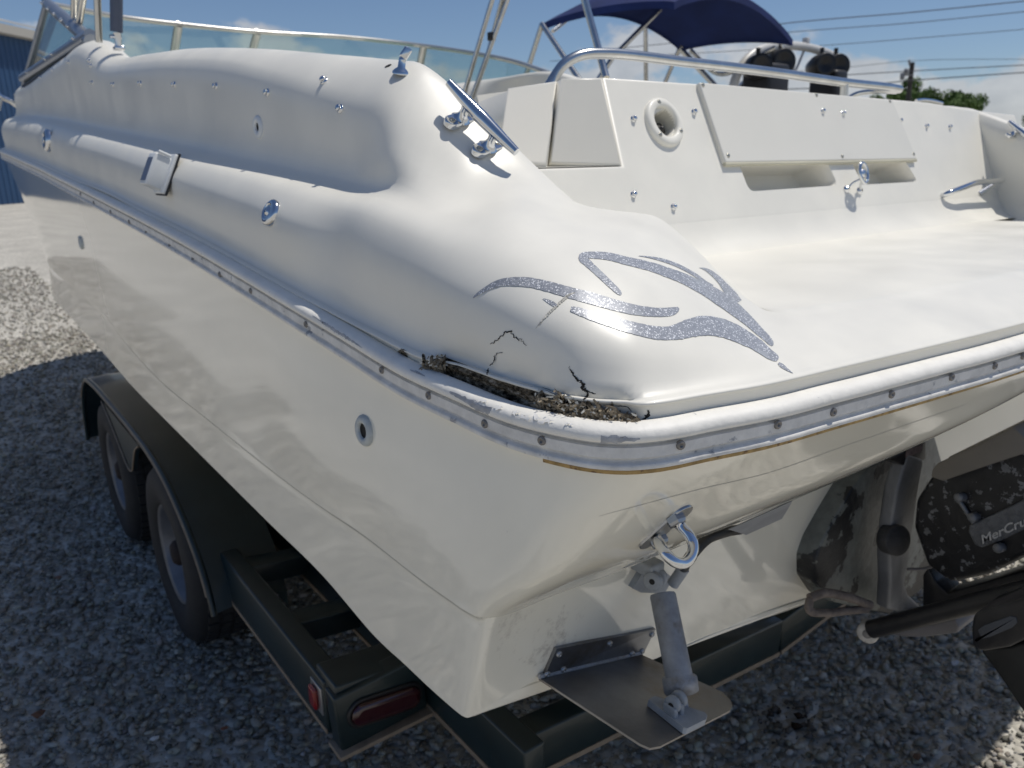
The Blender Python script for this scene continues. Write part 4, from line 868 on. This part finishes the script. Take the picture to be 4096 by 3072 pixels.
low = pris('lower_unit', [(3890, 2470), (3884, 2520), (3888, 2580), (3906, 2600), (3935, 2606), (4040, 2590), (4140, 2540), (4400, 2420), (4400, 2290), (4000, 2420), (3905, 2450)], 0, 1.27, (.16, 0, 0), DRV, drive, .010)
pris('grooved_pad', [(3922, 2545), (3905, 2565), (3896, 2590) if False else (3900, 2562), (3960, 2548), (4050, 2510), (4068, 2490), (4064, 2470), (4040, 2464), (3935, 2502), (3910, 2520)], 0, 1.268, (.006, 0, 0), mat('pad_grey', (.055, .06, .07), .6, var=.15), drive, .002)
pris('drive_leg', [(3918, 2600), (3945, 2640), (3985, 2690), (4045, 2780), (4112, 2880), (4200, 3000), (4500, 2900), (4450, 2430), (4040, 2585)], 0, 1.31, (.10, 0, 0), mat('leg_black', (.011, .012, .012), .5, var=.4, vscale=14, bump=.2), drive, .006)

# ---- windshield, folded canopy bows, rails
GLS = bpy.data.materials.new('tinted_glass'); GLS.use_nodes = True; t = GLS.node_tree; t.nodes.clear()
tr = N(t, 'ShaderNodeBsdfTransparent'); tr.inputs[0].default_value = (.80, .87, .86, 1); gl = N(t, 'ShaderNodeBsdfGlossy'); gl.inputs['Roughness'].default_value = .03
fr = N(t, 'ShaderNodeLayerWeight'); fr.inputs[0].default_value = .5; fp4 = N(t, 'ShaderNodeMath', operation='POWER'); fp4.inputs[1].default_value = 4.0; t.links.new(fr.outputs['Facing'], fp4.inputs[0]); ms = N(t, 'ShaderNodeMixShader'); fm = N(t, 'ShaderNodeMath', operation='MULTIPLY_ADD'); fm.inputs[1].default_value = .5; fm.inputs[2].default_value = .04
df = N(t, 'ShaderNodeBsdfDiffuse'); df.inputs[0].default_value = (.5, .6, .6, 1); m2 = N(t, 'ShaderNodeMixShader'); m2.inputs[0].default_value = .05
t.links.new(tr.outputs[0], m2.inputs[1]); t.links.new(df.outputs[0], m2.inputs[2])
t.links.new(fp4.outputs[0], fm.inputs[0]); t.links.new(fm.outputs[0], ms.inputs[0]); t.links.new(m2.outputs[0], ms.inputs[1]); t.links.new(gl.outputs[0], ms.inputs[2])
ou = N(t, 'ShaderNodeOutputMaterial'); t.links.new(ms.outputs[0], ou.inputs[0])
A_, B_, C_ = P(96, 342, 1, 4.95), P(188, 14, 1, 4.5), P(366, 166, 1, 3.30)
Bz = B_.z
top = [B_, P(480, 68, 1, 4.72), P(715, 97, 1, 4.80), P(1030, 128, 1, 4.85), P(1390, 150, 1, 4.78), P(1695, 184, 1, 4.55), P(2030, 240, 1, 3.85), P(2210, 298, 1, 3.35)]
bot = [A_] + [Vector((p.x, p.y + (.42 if i < 4 else .15), H0 + .44)) for i, p in enumerate(top[1:6])] + [Vector((p.x, p.y + .02, H0 + .40)) for p in top[6:]]
ws_ = MB().tube(spline(top, 60), .019, 10, flat=.7).build('windshield', ALU, boat, boat)
def bars(a, b, r, name='frame_post', m=ALU, par=ws_): return MB().tube([a, b], r, 8).build(name, m, par, boat)
GASK = mat('black_gasket', (.02, .02, .022), .5); BLUF = mat('anodised_frame', (.30, .33, .38), .35, .7, var=.1, vscale=15)
bars(A_, B_, .016, m=BLUF); bars(A_ + Vector((.03, -.03, .02)), B_ + Vector((.02, -.05, -.05)), .018, 'gasket', GASK)
bars(A_ + Vector((0, 0, -.012)), C_ + Vector((0, 0, -.012)), .016, 'gasket', GASK)
bars(A_ + Vector((0, 0, .035)), C_ + Vector((0, .0, .022)), .022, 'side_rail', BLUF); bars(B_, C_, .026, 'side_rail', BLUF)
for i in (2, 3, 5): bars(top[i], bot[i], .024)
bars(top[7], bot[7], .016)
MB().tube(spline(bot[5:], 20), .02, 8).build('sill_rail', ALU, ws_, boat)
def pane(pts):
    pts = [Vector(p) for p in pts]; n = (pts[1] - pts[0]).cross(pts[2] - pts[0]).normalized() * .004
    MB().prism(pts, n).build('glass_pane', GLS, ws_, boat)
pane([A_, B_, C_])
for i in range(0, 7):
    if i in (2,): pass
    pane([bot[i] if i else A_ + Vector((.02, 0, 0)), top[i] + Vector((.02 if i == 0 else 0, 0, 0)), top[i + 1], bot[i + 1]])
for f in (.04, .22, .38, .55, .70): place(SNAP, ws_, boat, B_ * (1 - f) + C_ * f + Vector((-.026, 0, .004)), (-1, -.2, .4))
for f in (.2, .52, .62, .9): place(SNAP, ws_, boat, A_ * (1 - f) + C_ * f + Vector((-.024, 0, .03)), (-1, 0, .2))
# folded canopy bows on each side
def Yl(px, py, y): return P(px, py, 1, y)
BOW = STEEL
for pth, r_ in (([Yl(396, 168, 3.05), Yl(380, -260, 2.95)], .0115), ([Yl(316, 92, 3.6), Yl(338, -40, 3.5), Yl(352, -260, 3.4)], .0125), ([Yl(296, 70, 3.7), Yl(300, -260, 3.5)], .0125), ([Yl(310, 70, 3.72), Yl(322, -260, 3.55)], .011)):
    MB().tube(pth, r_, 12).build('canopy_bow', BOW, boat, boat)
tb = MB().tube([Yl(466, 128, 2.9), Yl(464, -260, 2.85)], .0190, 16).build('canopy_strut', mat('blue_grey_sleeve', (.10, .12, .17), .45, .3, var=.1), boat, boat)
hb_ = MB().tube([Yl(468, 132, 2.9), Yl(472, 155, 2.9), Yl(474, 192, 2.9)], [.013, .011, .010], 12); hb_.box(Yl(475, 194, 2.9), (.03, .04, .012), None, .003); hb_.tube([Yl(440, 145, 2.9), Yl(486, 150, 2.9)], .006); hb_.build('strut_hinge', CHROME, tb, boat)
for (x0, y0, x1, y1) in ((1858, 372, 2004, -120), (1944, 246, 2040, -120), (1888, 392, 2072, -120)): MB().tube([Yl(x0, y0, 3.55), Yl(x1, y1, 3.35)], .0125, 12).build('canopy_bow', BOW, boat, boat)
MB().tube([Yl(1944, 246, 3.55), Yl(1886, 400, 3.57)], .012, 12).build('canopy_bow', BOW, boat, boat)
MB().box(Yl(1966, 146, 3.46), (.035, .03, .04), None, .004).build('strap_clip', BLACKM, boat, boat)
MB().tube([Yl(2424, 312, 1.75), Yl(2392, 190, 1.80), Yl(2322, -60, 1.86)], .0108, 14).build('canopy_strut', BOW, boat, boat)
br_ = MB().tube(spline([Yl(-40, 350, 5.4), Yl(4, 388, 5.4), Yl(40, 404, 5.4), Yl(70, 425, 5.4)], 12), .014, 10); br_.tube([Yl(0, 395, 5.4), Yl(-10, 440, 5.4)], .013)
br_.build('bow_rail', CHROME, boat, boat)
MB().tube(spline([Yl(3664, 404, 1.9), Yl(3690, 400, 1.9), Yl(3740, 406, 1.9), Yl(3768, 414, 1.9)], 10), .008, 10).build('side_grip', CHROME, boat, boat)

# ------------------------------------------------------------------ trailer
trl = thing('boat_trailer', (1.58, 2.4, 0), 'dark green tandem axle boat trailer under the white boat, with red tail light', 'trailer')
TR = lambda mb, n, m, par=None, **k: mb.build(n, m, par or trl, trl, **k)
TGRN = mat('dark_green_paint', (.009, .021, .023), .34, var=.25, vscale=6, coat=.2)
LIP = mat('tan_pinstripe', (.24, .19, .14), .55, var=.2, vscale=40)
def beam(a, b, wdt, hgt, name='frame_beam', lip=True):
    a, b = Vector(a), Vector(b); d = (b - a); L = d.length; d.normalize(); up = Vector((0, 0, 1)); s = d.cross(up).normalized(); up = s.cross(d); R = Matrix((d, s, up)).transposed()
    o = TR(MB().box((a + b) / 2, (L, wdt, hgt), R, .006), name, TGRN)
    if lip:
        q = MB()
        for sg in (-1, 1): q.box((a + b) / 2 + s * sg * (wdt / 2 + .001) - up * (hgt / 2 - .008), (L, .003, .012), R)
        TR(q, 'pinstripe', LIP, o)
    return o
beam((.510, 1.335, .405), (.510, 2.10, .405), .05, .13)
beam((.725, .93, .395), (.725, 4.6, .395), .05, .13); beam((2.435, .93, .395), (2.435, 4.6, .395), .05, .13)
beam((2.65, 1.335, .405), (2.65, 2.10, .405), .05, .13)
beam((.70, 1.012, .385), (1.58, 1.012, .30), .06, .105, 'rear_crossmember'); beam((1.58, 1.012, .30), (2.46, 1.012, .385), .06, .105, 'rear_crossmember')
for y_ in (1.64, 1.98): beam((.535, y_, .42), (.70, y_, .40), .07, .06, 'step_bar', False)
for y_ in (2.9, 3.8): beam((.75, y_, .38), (2.41, y_, .30), .06, .10, 'crossmember', False)
beam((.49, 1.337, .46), (.69, 1.337, .44), .10, .05, 'step_bar', False)
for x_ in (.98, 2.18): beam((x_, 1.0, .57), (x_, 4.5, .60), .09, .05, 'bunk', False)
for x_ in (.98, 2.18):
    for y_ in (1.35, 2.9, 4.1): TR(MB().box((x_, y_, .47), (.05, .05, .19)), 'bunk_post', TGRN)
lb_ = TR(MB().box((.588, 1.300, .405), (.205, .05, .135), Matrix.Rotation(-.06, 3, 'Y'), .006), 'lamp_box', TGRN)
q = MB(); R2 = []
cL = Vector((.594, 1.2735, .402)); Ry = Matrix.Rotation(.14, 3, 'Y')
for dd, sc in ((.0, 1.0), (-.008, .98), (-.012, .88), (-.014, .5)):
    R2.append([cL + Ry @ Vector((((.055 if math.cos(a) > 0 else -.055) + .026 * sc * math.cos(a)), dd, .026 * sc * math.sin(a))) for a in np.linspace(0, 2 * math.pi, 32, endpoint=False)])
q.grid(R2, True, close=True); q.add(R2[-1], [tuple(range(32))], False)
TR(q, 'tail_light', mat('red_lens', (.035, .0015, .004), .22, coat=.5, spec=.6), lb_)
q = MB(); R3 = [[cL + Ry @ Vector((((.055 if math.cos(a) > 0 else -.055) + r * math.cos(a)), dd, r * math.sin(a))) for a in np.linspace(0, 2 * math.pi, 32, endpoint=False)] for r, dd in ((.034, .001), (.034, -.004), (.0265, -.005), (.0262, .0))]
q.grid(R3, True, close=True); TR(q, 'lamp_grommet', BLACKM, lb_)
sm_ = TR(MB().box((.4835, 1.372, .415), (.004, .055, .066), None, .001), 'marker_plate', mat('marker_chrome', (.5, .5, .5), .3, .8), trl)
TR(MB().box((.477, 1.378, .413), (.011, .034, .052), None, .006), 'side_marker', mat('red_marker', (.22, .006, .009), .25, coat=.4), sm_)
TR(MB().box((.588, 1.288, .333), (.22, .06, .010), None, .002), 'tan_edge', LIP, lb_)
# tandem fender
prof = [(4.02, .26), (3.98, .40), (3.88, .53), (3.72, .620), (3.5, .648), (3.1, .655), (2.72, .653), (2.5, .642), (2.32, .610), (2.18, .553), (2.07, .488), (2.0, .418), (1.962, .335)]
pp = spline(prof, 60)
def fender(x0, x1):
    q = MB(); G = [[(x0 + (x1 - x0) * c, y_, z_ + .008 * math.sin(c * math.pi)) for c in np.linspace(0, 1, 7)] for y_, z_ in pp]; q.grid(G)
    q.grid([[(x1, y_, z_ * c + .28 * (1 - c)) for c in (1, .5, 0)] for y_, z_ in pp])
    o = TR(q, 'fender', TGRN)
    ed = MB().tube([(x0, y_, z_ - .004) for y_, z_ in pp], .009, 8); TR(ed, 'fender_edge', TGRN, o)
    q = MB(); q.tube([(x0 - (.008 if x0 < 1.5 else -.008), y_, z_ - .008) for y_, z_ in pp[8:58]], .0035, 6)
    sk = [(3.34, .612), (3.20, .560), (3.08, .500), (2.98, .455), (2.93, .448), (2.88, .462), (2.82, .52), (2.76, .575), (2.68, .612)]
    s2 = MB().prism([(x0, y_, z_) for y_, z_ in sk], (.012 if x0 < 1.5 else -.012, 0, 0)); TR(s2, 'skirt', TGRN, o)
    e_ = x0 - (.003 if x0 < 1.5 else -.003); q.tube(spline([(e_, y_, z_) for y_, z_ in sk], 30), .0035, 6); TR(q, 'pinstripe', LIP, o)
    return o
fender(.432, .635); fender(2.728, 2.525)
TYR = mat('tyre_rubber', (.020, .020, .021), .75, var=.2, vscale=40, bump=.2); RIM = mat('silver_rim', (.17, .175, .19), .45, .5, var=.15, vscale=20)
def wheel(x, y, sgn):
    M_ = Matrix.Translation((x, y, .297)) @ Matrix.Rotation(math.pi / 2 * (-1 if sgn < 0 else 1), 4, 'Y')
    o = MB().lathe([(.166, -.090), (.178, -.106), (.23, -.114), (.276, -.106), (.293, -.088), (.298, -.04), (.299, 0), (.298, .04), (.293, .088), (.276, .106), (.23, .114), (.178, .106), (.166, .090)], M_, 48)
    tr_ = MB()
    for k in range(44):
        a = 2 * math.pi * k / 44
        for z_ in (-.06, -.02, .02, .06):
            aa = a + (.05 if z_ in (-.02, .06) else 0); c = M_ @ Vector((.299 * math.cos(aa), .299 * math.sin(aa), z_)); Rr_ = M_.to_3x3() @ Matrix.Rotation(aa, 3, 'Z'); tr_.box(c, (.010, .030, .030), Rr_)
    wo = thing('wheel', (x, y, .315), '', ''); del wo['label']; del wo['category']; wo.parent = trl; wo.location = Vector((x, y, .315)) - Vector(trl.location)
    class _r: location = (x, y, .315)
    o.build('tyre', TYR, wo, _r, angle=60); tr_.build('tyre_tread', TYR, wo, _r)
    MB().lathe([(.170, .090), (.165, .098), (.158, .088), (.150, .06), (.138, .042), (.11, .046), (.075, .060), (.05, .058), (0, .058)], M_, 40).build('rim', RIM, wo, _r)
    MB().lathe([(.045, .055), (.042, .085), (.030, .098), (0, .10)], M_, 20).build('hub', mat('rusty_hub', (.022, .014, .012), .8, var=.5, vscale=60), wo, _r)
for y_ in (2.47, 3.37): wheel(.54, y_, -1); wheel(2.62, y_, 1)
q = MB()
for y_ in (2.47, 3.37): q.tube([(.6, y_, .297), (2.56, y_, .297)], .03, 12)
TR(q, 'axle', TGRN)
TR(MB().box((1.58, 6.9, .42), (.10, 4.6, .10), None, .006), 'tongue', TGRN)
for s_ in (-1, 1):
    a, b_ = Vector((1.58 + s_ * .855, 4.5, .395)), Vector((1.58 + s_ * .04, 6.2, .42)); d = (b_ - a)
    R_ = Matrix((d.normalized(), d.normalized().cross(Vector((0, 0, 1))).normalized(), Vector((0, 0, 1)))).transposed(); TR(MB().box((a + b_) / 2, (d.length, .05, .12), R_, .005), 'frame_beam', TGRN)
TR(MB().tube([(1.58, 8.6, .42), (1.58, 8.6, .03)], .035, 12), 'jack_post', TGRN)
# boat bow rests on the trailer's winch post
TR(MB().box((1.58, 7.0, .75), (.08, .10, .62), None, .006), 'winch_post', TGRN)

# ------------------------------------------------------------------ background
# ski boat with tower and blue canopy, parked beyond
sk = thing('ski_boat', (8.2, 6.2, 0), 'ski boat beyond the white boat, with speaker tower and navy blue canopy', 'boat')
SK = lambda mb, n, m, par=None, **k: mb.build(n, m, par or sk, sk, **k)
ax_ = Vector((-.35, .94, 0)).normalized(); sx_ = Vector((.94, .35, 0)); o0 = Vector((7.0, 5.4, 0))
G = []
for v_ in np.linspace(-2.6, 3.4, 16):
    hw = 1.15 * (1 - max(0, (v_ - .6) / 2.9)**2.2) + .02; sh = 1.28 + .12 * max(0, v_ / 3.4)
    G.append([o0 + ax_ * v_ + sx_ * (u * hw) + Vector((0, 0, z)) for u, z in ((-.9, sh + .02), (-1, sh), (-.99, sh - .35), (-.9, .85), (-.5, .70), (0, .55), (.5, .70), (.9, .85), (.99, sh - .35), (1, sh), (.9, sh + .02))])
q = MB().grid(G); q.add(G[0], [tuple(range(11))], False); SK(q, 'hull', GEL)
SK(MB().grid([[o0 + ax_ * v_ + sx_ * u * (1.0 if v_ < .6 else .5) + Vector((0, 0, 1.29)) for u in (-1, 0, 1)] for v_ in (-2.5, 0, 2.4)]), 'deck', mat('dark_interior', (.03, .03, .035), .6))
for px, py, w_, h_ in ((3060, 352, .32, .30), (3310, 360, .22, .25)): SK(MB().box(P(px, py, 1, 4.6) , (w_, .3, h_ + .1), None, .04), 'seat_back', mat('black_upholstery', (.012, .012, .014), .5))
Yt = lambda px, py, y=4.7: P(px, py, 1, y)
TWM = mat('white_tower_tube', (.62, .61, .58), .35, var=.05)
q = MB(); q.tube(spline([Yt(2922, 400), Yt(2940, 320), Yt(2975, 252), Yt(3030, 204), Yt(3110, 186), Yt(3190, 184), Yt(3270, 200), Yt(3335, 228), Yt(3364, 262), Yt(3368, 330), Yt(3352, 420)], 60), .040, 14)
q.tube(spline([Yt(2975, 410, 4.95), Yt(2995, 310, 4.95), Yt(3030, 240, 4.95), Yt(3080, 200, 4.9), Yt(3150, 188, 4.85)], 30), .030, 12); q.tube([Yt(3300, 400, 5.0), Yt(3335, 330, 5.0)], .03)
tw = SK(q, 'tower', TWM)
for c_, y_ in (((3030, 268), 4.55), ((3120, 250), 4.6), ((3285, 262), 4.55), ((3340, 268), 4.6)):
    M_ = Matrix.Translation(Yt(*c_, y_)) @ Vector((-.5, -1, .05)).to_track_quat('Z', 'Y').to_matrix().to_4x4(); rr = .105 if c_[0] in (3030, 3285) else .115
    SK(MB().lathe([(0, .05), (rr * .6, .07), (rr * .92, .09), (rr, .07), (rr, -.05), (rr * .7, -.16), (0, -.18)], M_, 24), 'tower_speaker', BLACKM)
    SK(MB().tube([M_ @ Vector((0, rr * .8, 0)), M_ @ Vector((0, rr * 1.5, 0))], .02), 'speaker_clamp', BLACKM)
q = MB().tube([Yt(3182, 285), Yt(3222, 188)], .012); q.box(Yt(3224, 166), (.055, .055, .07), None, .01); SK(q, 'nav_light', mat('light_grey', (.5, .5, .5), .4)); SK(MB().tube([Yt(3172, 290), Yt(3178, 240)], .014), 'antenna_stub', TWM)
# canopy: a curved sheet on bent tubes
CAN = mat('navy_canvas', (.008, .022, .11), .85, var=.25, vscale=4, bump=.4, bscale=6)
Zc = 1.5 + 1.02
c0, c1, c2, c3 = P(2168, 96, 2, Zc), P(2722, 184, 2, Zc - .02), P(3172, 160, 2, Zc - .05), None
c3 = c0 + (c2 - c1) * 1.05; c3.z = Zc + .05
G = []
for a in np.linspace(0, 1, 22):
    row = []
    for b in np.linspace(0, 1, 22):
        p = (c0 * (1 - a) + c1 * a) * (1 - b) + (c3 * (1 - a) + c2 * a) * b
        crown = (.15 + .16 * math.sin(math.pi * b)) * math.sin(math.pi * a)**.8 + .05 * math.sin(math.pi * b)**.7
        row.append(p + Vector((0, 0, crown + .04 * math.sin(math.pi * a))))
    G.append(row)
q = MB().grid(G); q.grid([[p - Vector((0, 0, .02)) for p in r] for r in G])
for r_ in (G[0], G[-1], [r[0] for r in G], [r[-1] for r in G]): q.grid([r_, [p - Vector((0, 0, .05)) for p in r_]])
SK(q, 'canopy', CAN)
class _Q:
    def tube(s_, p, r, seg=10): SK(MB().tube(p, r, seg), 'canopy_tube', STEEL)
q = _Q()
def Zt(px, py, z): return P(px, py, 2, z)
base = lambda f: o0 + ax_ * f - sx_ * .9 + Vector((0, 0, 1.3))
leg = lambda a, b, r=.022: q.tube([a, b], r, 10)
q.tube([G[0][0], P(2090, 345, 1, G[0][0].y + .2)], .02, 10); q.tube([G[0][0], P(2328, 335, 1, G[0][0].y - .6)], .02, 10); q.tube([P(2210, 125, 1, 5.6), P(2262, 85, 1, 5.6)], .018)
q.tube([P(2640, 38, 1, 5.0), P(2450, 230, 1, 5.1), P(2385, 330, 1, 5.2)], .022, 10); q.tube([P(2582, 20, 1, 5.6), P(2584, 330, 1, 5.7)], .022, 10)
q.tube([G[-1][0], P(2660, 330, 1, G[-1][0].y + .2)], .02, 10); q.tube([G[-1][0] - Vector((0, 0, .02)), P(2862, 345, 1, G[-1][0].y - .3)], .026, 10)
q.tube(spline([P(2722, 190, 1, 5.2), P(2764, 120, 1, 5.2), P(2760, 90, 1, 5.2), P(2720, 74, 1, 5.2)], 18), .024, 10)
q.tube(spline([P(2930, 40, 1, 4.9), P(3005, 55, 1, 4.9), P(3060, 105, 1, 4.85), P(3118, 182, 1, 4.8)], 18), .022, 10)
q.tube([P(3150, 140, 1, 4.7), P(2960, 350, 1, 4.8)], .026, 10); q.tube([P(3124, 165, 1, 4.6), P(3140, 360, 1, 4.6)], .018, 10)
q.tube(spline([G[-1][2] - Vector((0, 0, .06)), G[-1][10] * .5 + G[-1][6] * .5 - Vector((0, 0, .30)), G[-1][18] - Vector((0, 0, .08))], 20), .02, 8)
SK(MB().box(P(2930, 22, 1, 4.9), (.09, .03, .16), None, .01), 'canvas_sleeve', mat('grey_webbing', (.33, .32, .30), .8))
skt = thing('boat_cradle', (7.0, 5.4, 0), 'black cradle trailer beneath the ski boat', 'trailer')
q = MB(); q.box((7.0, 5.4, .45), (1.6, 3.2, .10)); q.build('frame', BLACKM, skt, skt)
for dx in (-.9, .9): MB().lathe([(.18, -.09), (.30, -.09), (.32, 0), (.30, .09), (.18, .09), (0, .05)], Matrix.Translation((7.0 + dx, 5.2, .315)) @ Matrix.Rotation(math.pi / 2, 4, 'Y'), 28).build('wheel', TYR, skt, skt)

# blue steel warehouse on the left
b0 = P(0, 819, 2, 0.0); dv = Vector(ray(2500, 640)); dv.z = 0; dv.normalize()
eave = P(146, 136, 1, (b0 + dv * 0).y)
def along(px):      # wall point seen at photo column px
    nrm = Vector((-dv.y, dv.x, 0)); return PL(px, 140, b0, nrm)
s_end = (along(146) - b0).dot(dv); s_start = s_end - 36
nrm = Vector((dv.y, -dv.x, 0)); nrm = nrm if nrm.dot(Vector(CAM) - b0) > 0 else -nrm
ze = PL(100, 150, b0, Vector((-dv.y, dv.x, 0))).z
wh = thing('warehouse', tuple(b0), 'blue ribbed metal warehouse with pale eave trim on the far left', 'building')
BLU = mat('blue_sheet_metal', (.028, .075, .165), .5, .2, var=.08, vscale=.6)
def panel_mb(w_, h_):
    q = MB(); us = []; 
    nr = 3
    for k in range(nr): 
        b_ = k * w_ / nr; us += [(b_, 0), (b_ + w_ / nr * .10, .05), (b_ + w_ / nr * .25, .05), (b_ + w_ / nr * .35, 0), (b_ + w_ / nr * .60, 0), (b_ + w_ / nr * .65, .012), (b_ + w_ / nr * .70, 0)]
    us.append((w_, 0)); q.grid([[Vector((0, 0, 0)) + dv * u + nrm * d + Vector((0, 0, z)) for z in (0, h_)] for u, d in us], False); return q
class _z: location = (0, 0, 0)
PWD = 1.0; pr = proto_obj(panel_mb(PWD, ze), 'wall_panel', BLU)
for k in range(36):
    o = pr.copy(); COL.objects.link(o); o.parent = wh; o.location = dv * (s_end - (k + 1) * PWD)
RB = Matrix((dv, nrm, Vector((0, 0, 1)))).transposed()
mid_ = b0 + dv * ((s_start + s_end) / 2)
MB().box(mid_ + nrm * .25 + Vector((0, 0, ze + .10)), (36.4, .6, .40), RB).build('eave_trim', mat('eave_stone', (.40, .38, .34), .7), wh, wh)
MB().prism([b0 + dv * s_end + Vector((0, 0, 0)), b0 + dv * s_end + Vector((0, 0, ze)), b0 + dv * s_end - nrm * 14 + Vector((0, 0, ze + 3.4)), b0 + dv * s_end - nrm * 28 + Vector((0, 0, ze)), b0 + dv * s_end - nrm * 28], -dv * .1).build('gable_wall', BLU, wh, wh)
MB().prism([b0 + dv * (s_end + .2) + nrm * .3 + Vector((0, 0, ze + .45)), b0 + dv * (s_end + .2) - nrm * 14 + Vector((0, 0, ze + 4.0)), b0 + dv * (s_start) - nrm * 14 + Vector((0, 0, ze + 4.0)), b0 + dv * s_start + nrm * .3 + Vector((0, 0, ze + .45))], Vector((0, 0, .08))).build('roof', mat('galvanised_roof', (.45, .45, .44), .5), wh, wh)

# trees, pole and wires on the right
LEAF = mat('leaf_green', (.075, .13, .030), .7, var=.45, vscale=.8, spec=.25); BARK = mat('bark', (.09, .07, .05), .9, var=.3, vscale=6)
def tree(px, top_py, wpx, dist, label, seed, squash=1.0):
    d = ray(px, 640); d2 = Vector((d[0], d[1], 0)).normalized(); pos = Vector((d2.x * dist, d2.y * dist, 0)); dep = Vector(pos).dot(Vector(FW)) - CAM[2] * 0
    r_ = ray(px, top_py); tt = dist / math.hypot(r_[0], r_[1]); H = CAM[2] + r_[2] * tt; wd = wpx * dep / F
    o = thing('tree', tuple(pos), label, 'tree'); g_ = np.random.default_rng(seed)
    q = MB().tube([pos, pos + Vector((.1, 0, H * .3)), pos + Vector((-.1, .1, H * .75))], [H * .035, H * .028, H * .012], 10)
    for k in range(6):
        a = k * 1.05; q.tube([pos + Vector((0, 0, H * (.25 + .05 * k))), pos + Vector((math.cos(a) * wd * .3, math.sin(a) * wd * .3, H * (.5 + .06 * k)))], [H * .015, H * .004], 6)
    q.build('trunk', BARK, o, o)
    cl = MB(); nC = 26; vs_ = []; fs_ = []
    for k in range(nC):
        a = g_.uniform(0, 2 * math.pi); rr = math.sqrt(g_.uniform(0, 1)) * wd * .5; zz = H * g_.uniform(.34, .92) * (1 - .18 * (rr / (wd * .5))**2)
        c = np.array([pos.x + math.cos(a) * rr, pos.y + math.sin(a) * rr, zz]); R_ = g_.uniform(.10, .19) * max(wd, H * .7)
        n = 330; dirs = g_.normal(0, 1, (n, 3)); dirs /= np.linalg.norm(dirs, axis=1)[:, None]; rad_ = R_ * g_.uniform(.55, 1.05, n)
        pts = c + dirs * rad_[:, None] * np.array([1, 1, .8]); s_ = H * .016 * g_.uniform(.7, 1.5, n)
        for p, s1, dr_ in zip(pts, s_, dirs):
            u = np.cross(dr_ + g_.normal(0, .5, 3), g_.normal(0, 1, 3)); u /= max(np.linalg.norm(u), 1e-6); v = np.cross(dr_ + g_.normal(0, .4, 3), u); v /= max(np.linalg.norm(v), 1e-6)
            i = len(vs_); vs_ += [tuple(p - u * s1), tuple(p + v * s1 * .6), tuple(p + u * s1), tuple(p - v * s1 * .6)]; fs_.append((i, i + 1, i + 2, i + 3))
    cl.add(vs_, fs_, False); cl.build('crown', LEAF, o, o)
tree(3600, 306, 150, 62, 'broad green tree right behind the utility pole', 3)
tree(3745, 306, 190, 58, 'widest green tree, right of the utility pole', 5)
tree(3840, 355, 110, 60, 'low green tree at the right end of the clump', 8)
tree(3480, 368, 130, 66, 'low green tree left of the pole, below the grab rail', 11)
tree(4120, 395, 60, 70, 'tree at the right edge beyond the far cleat', 14)
def at(px, py, dist):
    d = Vector(ray(px, py)); return Vector(CAM) + d * (dist / math.hypot(d.x, d.y))
pt = at(3650, 250, 55); pb_ = Vector((pt.x, pt.y, 0))
po = thing('utility_pole', tuple(pb_), 'dark wooden utility pole rising behind the green trees', 'pole')
MB().tube([pb_, pt], [.17, .13], 12).build('pole', mat('pole_wood', (.05, .045, .04), .9, var=.3, vscale=3), po, po)
q = MB().tube([at(3640, 262, 55), at(3636, 240, 55)], .07); q.build('pole_top_pin', mat('porcelain', (.3, .3, .3), .5), po, po)
q = MB()
for px, py in ((3625, 288), (3610, 305)): c = at(px, py, 54.8); q.lathe([(0, -.20), (.13, -.20), (.14, .18), (0, .2)], Matrix.Translation(c), 14)
q.tube([at(3600, 300, 54.9), at(3650, 300, 54.9)], .05); q.build('transformer', mat('transformer_grey', (.22, .23, .24), .5), po, po)
WIRE = mat('wire', (.05, .05, .06), .6)
def wire(pts, label, r):
    d = 54.6; p = [at(px, py, d) for px, py in pts]; o = MB().tube(spline(p, 24), r, 6); ob = o.build('overhead_wire', WIRE); tag(ob, label, 'wire', 'overhead wires across the sky')
wire([(2900, 125), (3190, 88), (3640, 50), (4180, -4)], 'topmost overhead wire, above the canopy, running up to the right', .028)
wire([(2300, 210), (3190, 126), (3640, 92), (4180, 38)], 'second wire from the top, just under the highest one', .022)
wire([(2200, 245), (3290, 182), (3700, 150), (4180, 110)], 'third wire down, level with the tower speakers', .018)
wire([(2950, 330), (3380, 300), (3648, 284), (4180, 256)], 'wire meeting the pole at its transformers', .026)
wire([(3000, 362), (3400, 345), (3645, 322), (4180, 284)], 'lowest wire, brushing the tops of the trees', .030)
wire([(3000, 300), (3400, 268), (3646, 243), (4180, 236)], 'faint wire tied to the very top of the pole', .014)
# a few odd stones and leaves on the gravel
for px, py, sz, c_, lab in ((155, 2858, .030, (.16, .075, .04), 'rust brown flat stone lying at the lower left'), (892, 2914, .014, (.20, .075, .045), 'small brick red stone in front of the tail light'), (232, 2308, .018, (.20, .13, .10), 'pinkish tan stone left of the trailer wheel'),
                            (3668, 3030, .020, (.11, .06, .035), 'dark brown stone at the bottom, right of the trim tab'), (612, 2955, .017, (.62, .62, .62), 'pale grey angular stone near the bottom left'), (3820, 2650, .020, (.40, .41, .44), 'large pale stone under the lower drive unit')):
    c = P(px, py, 2, .016); q = PROT[int(px) % 14] * np.array([1.2, .85, .42]) * sz * .8
    o = MB().add([Vector(v) + c for v in q], [tuple(map(int, f)) for f in IF], False).build('stone', mat('stone_%d' % px, c_, .9, var=.2, vscale=80)); tag(o, lab, 'stone')
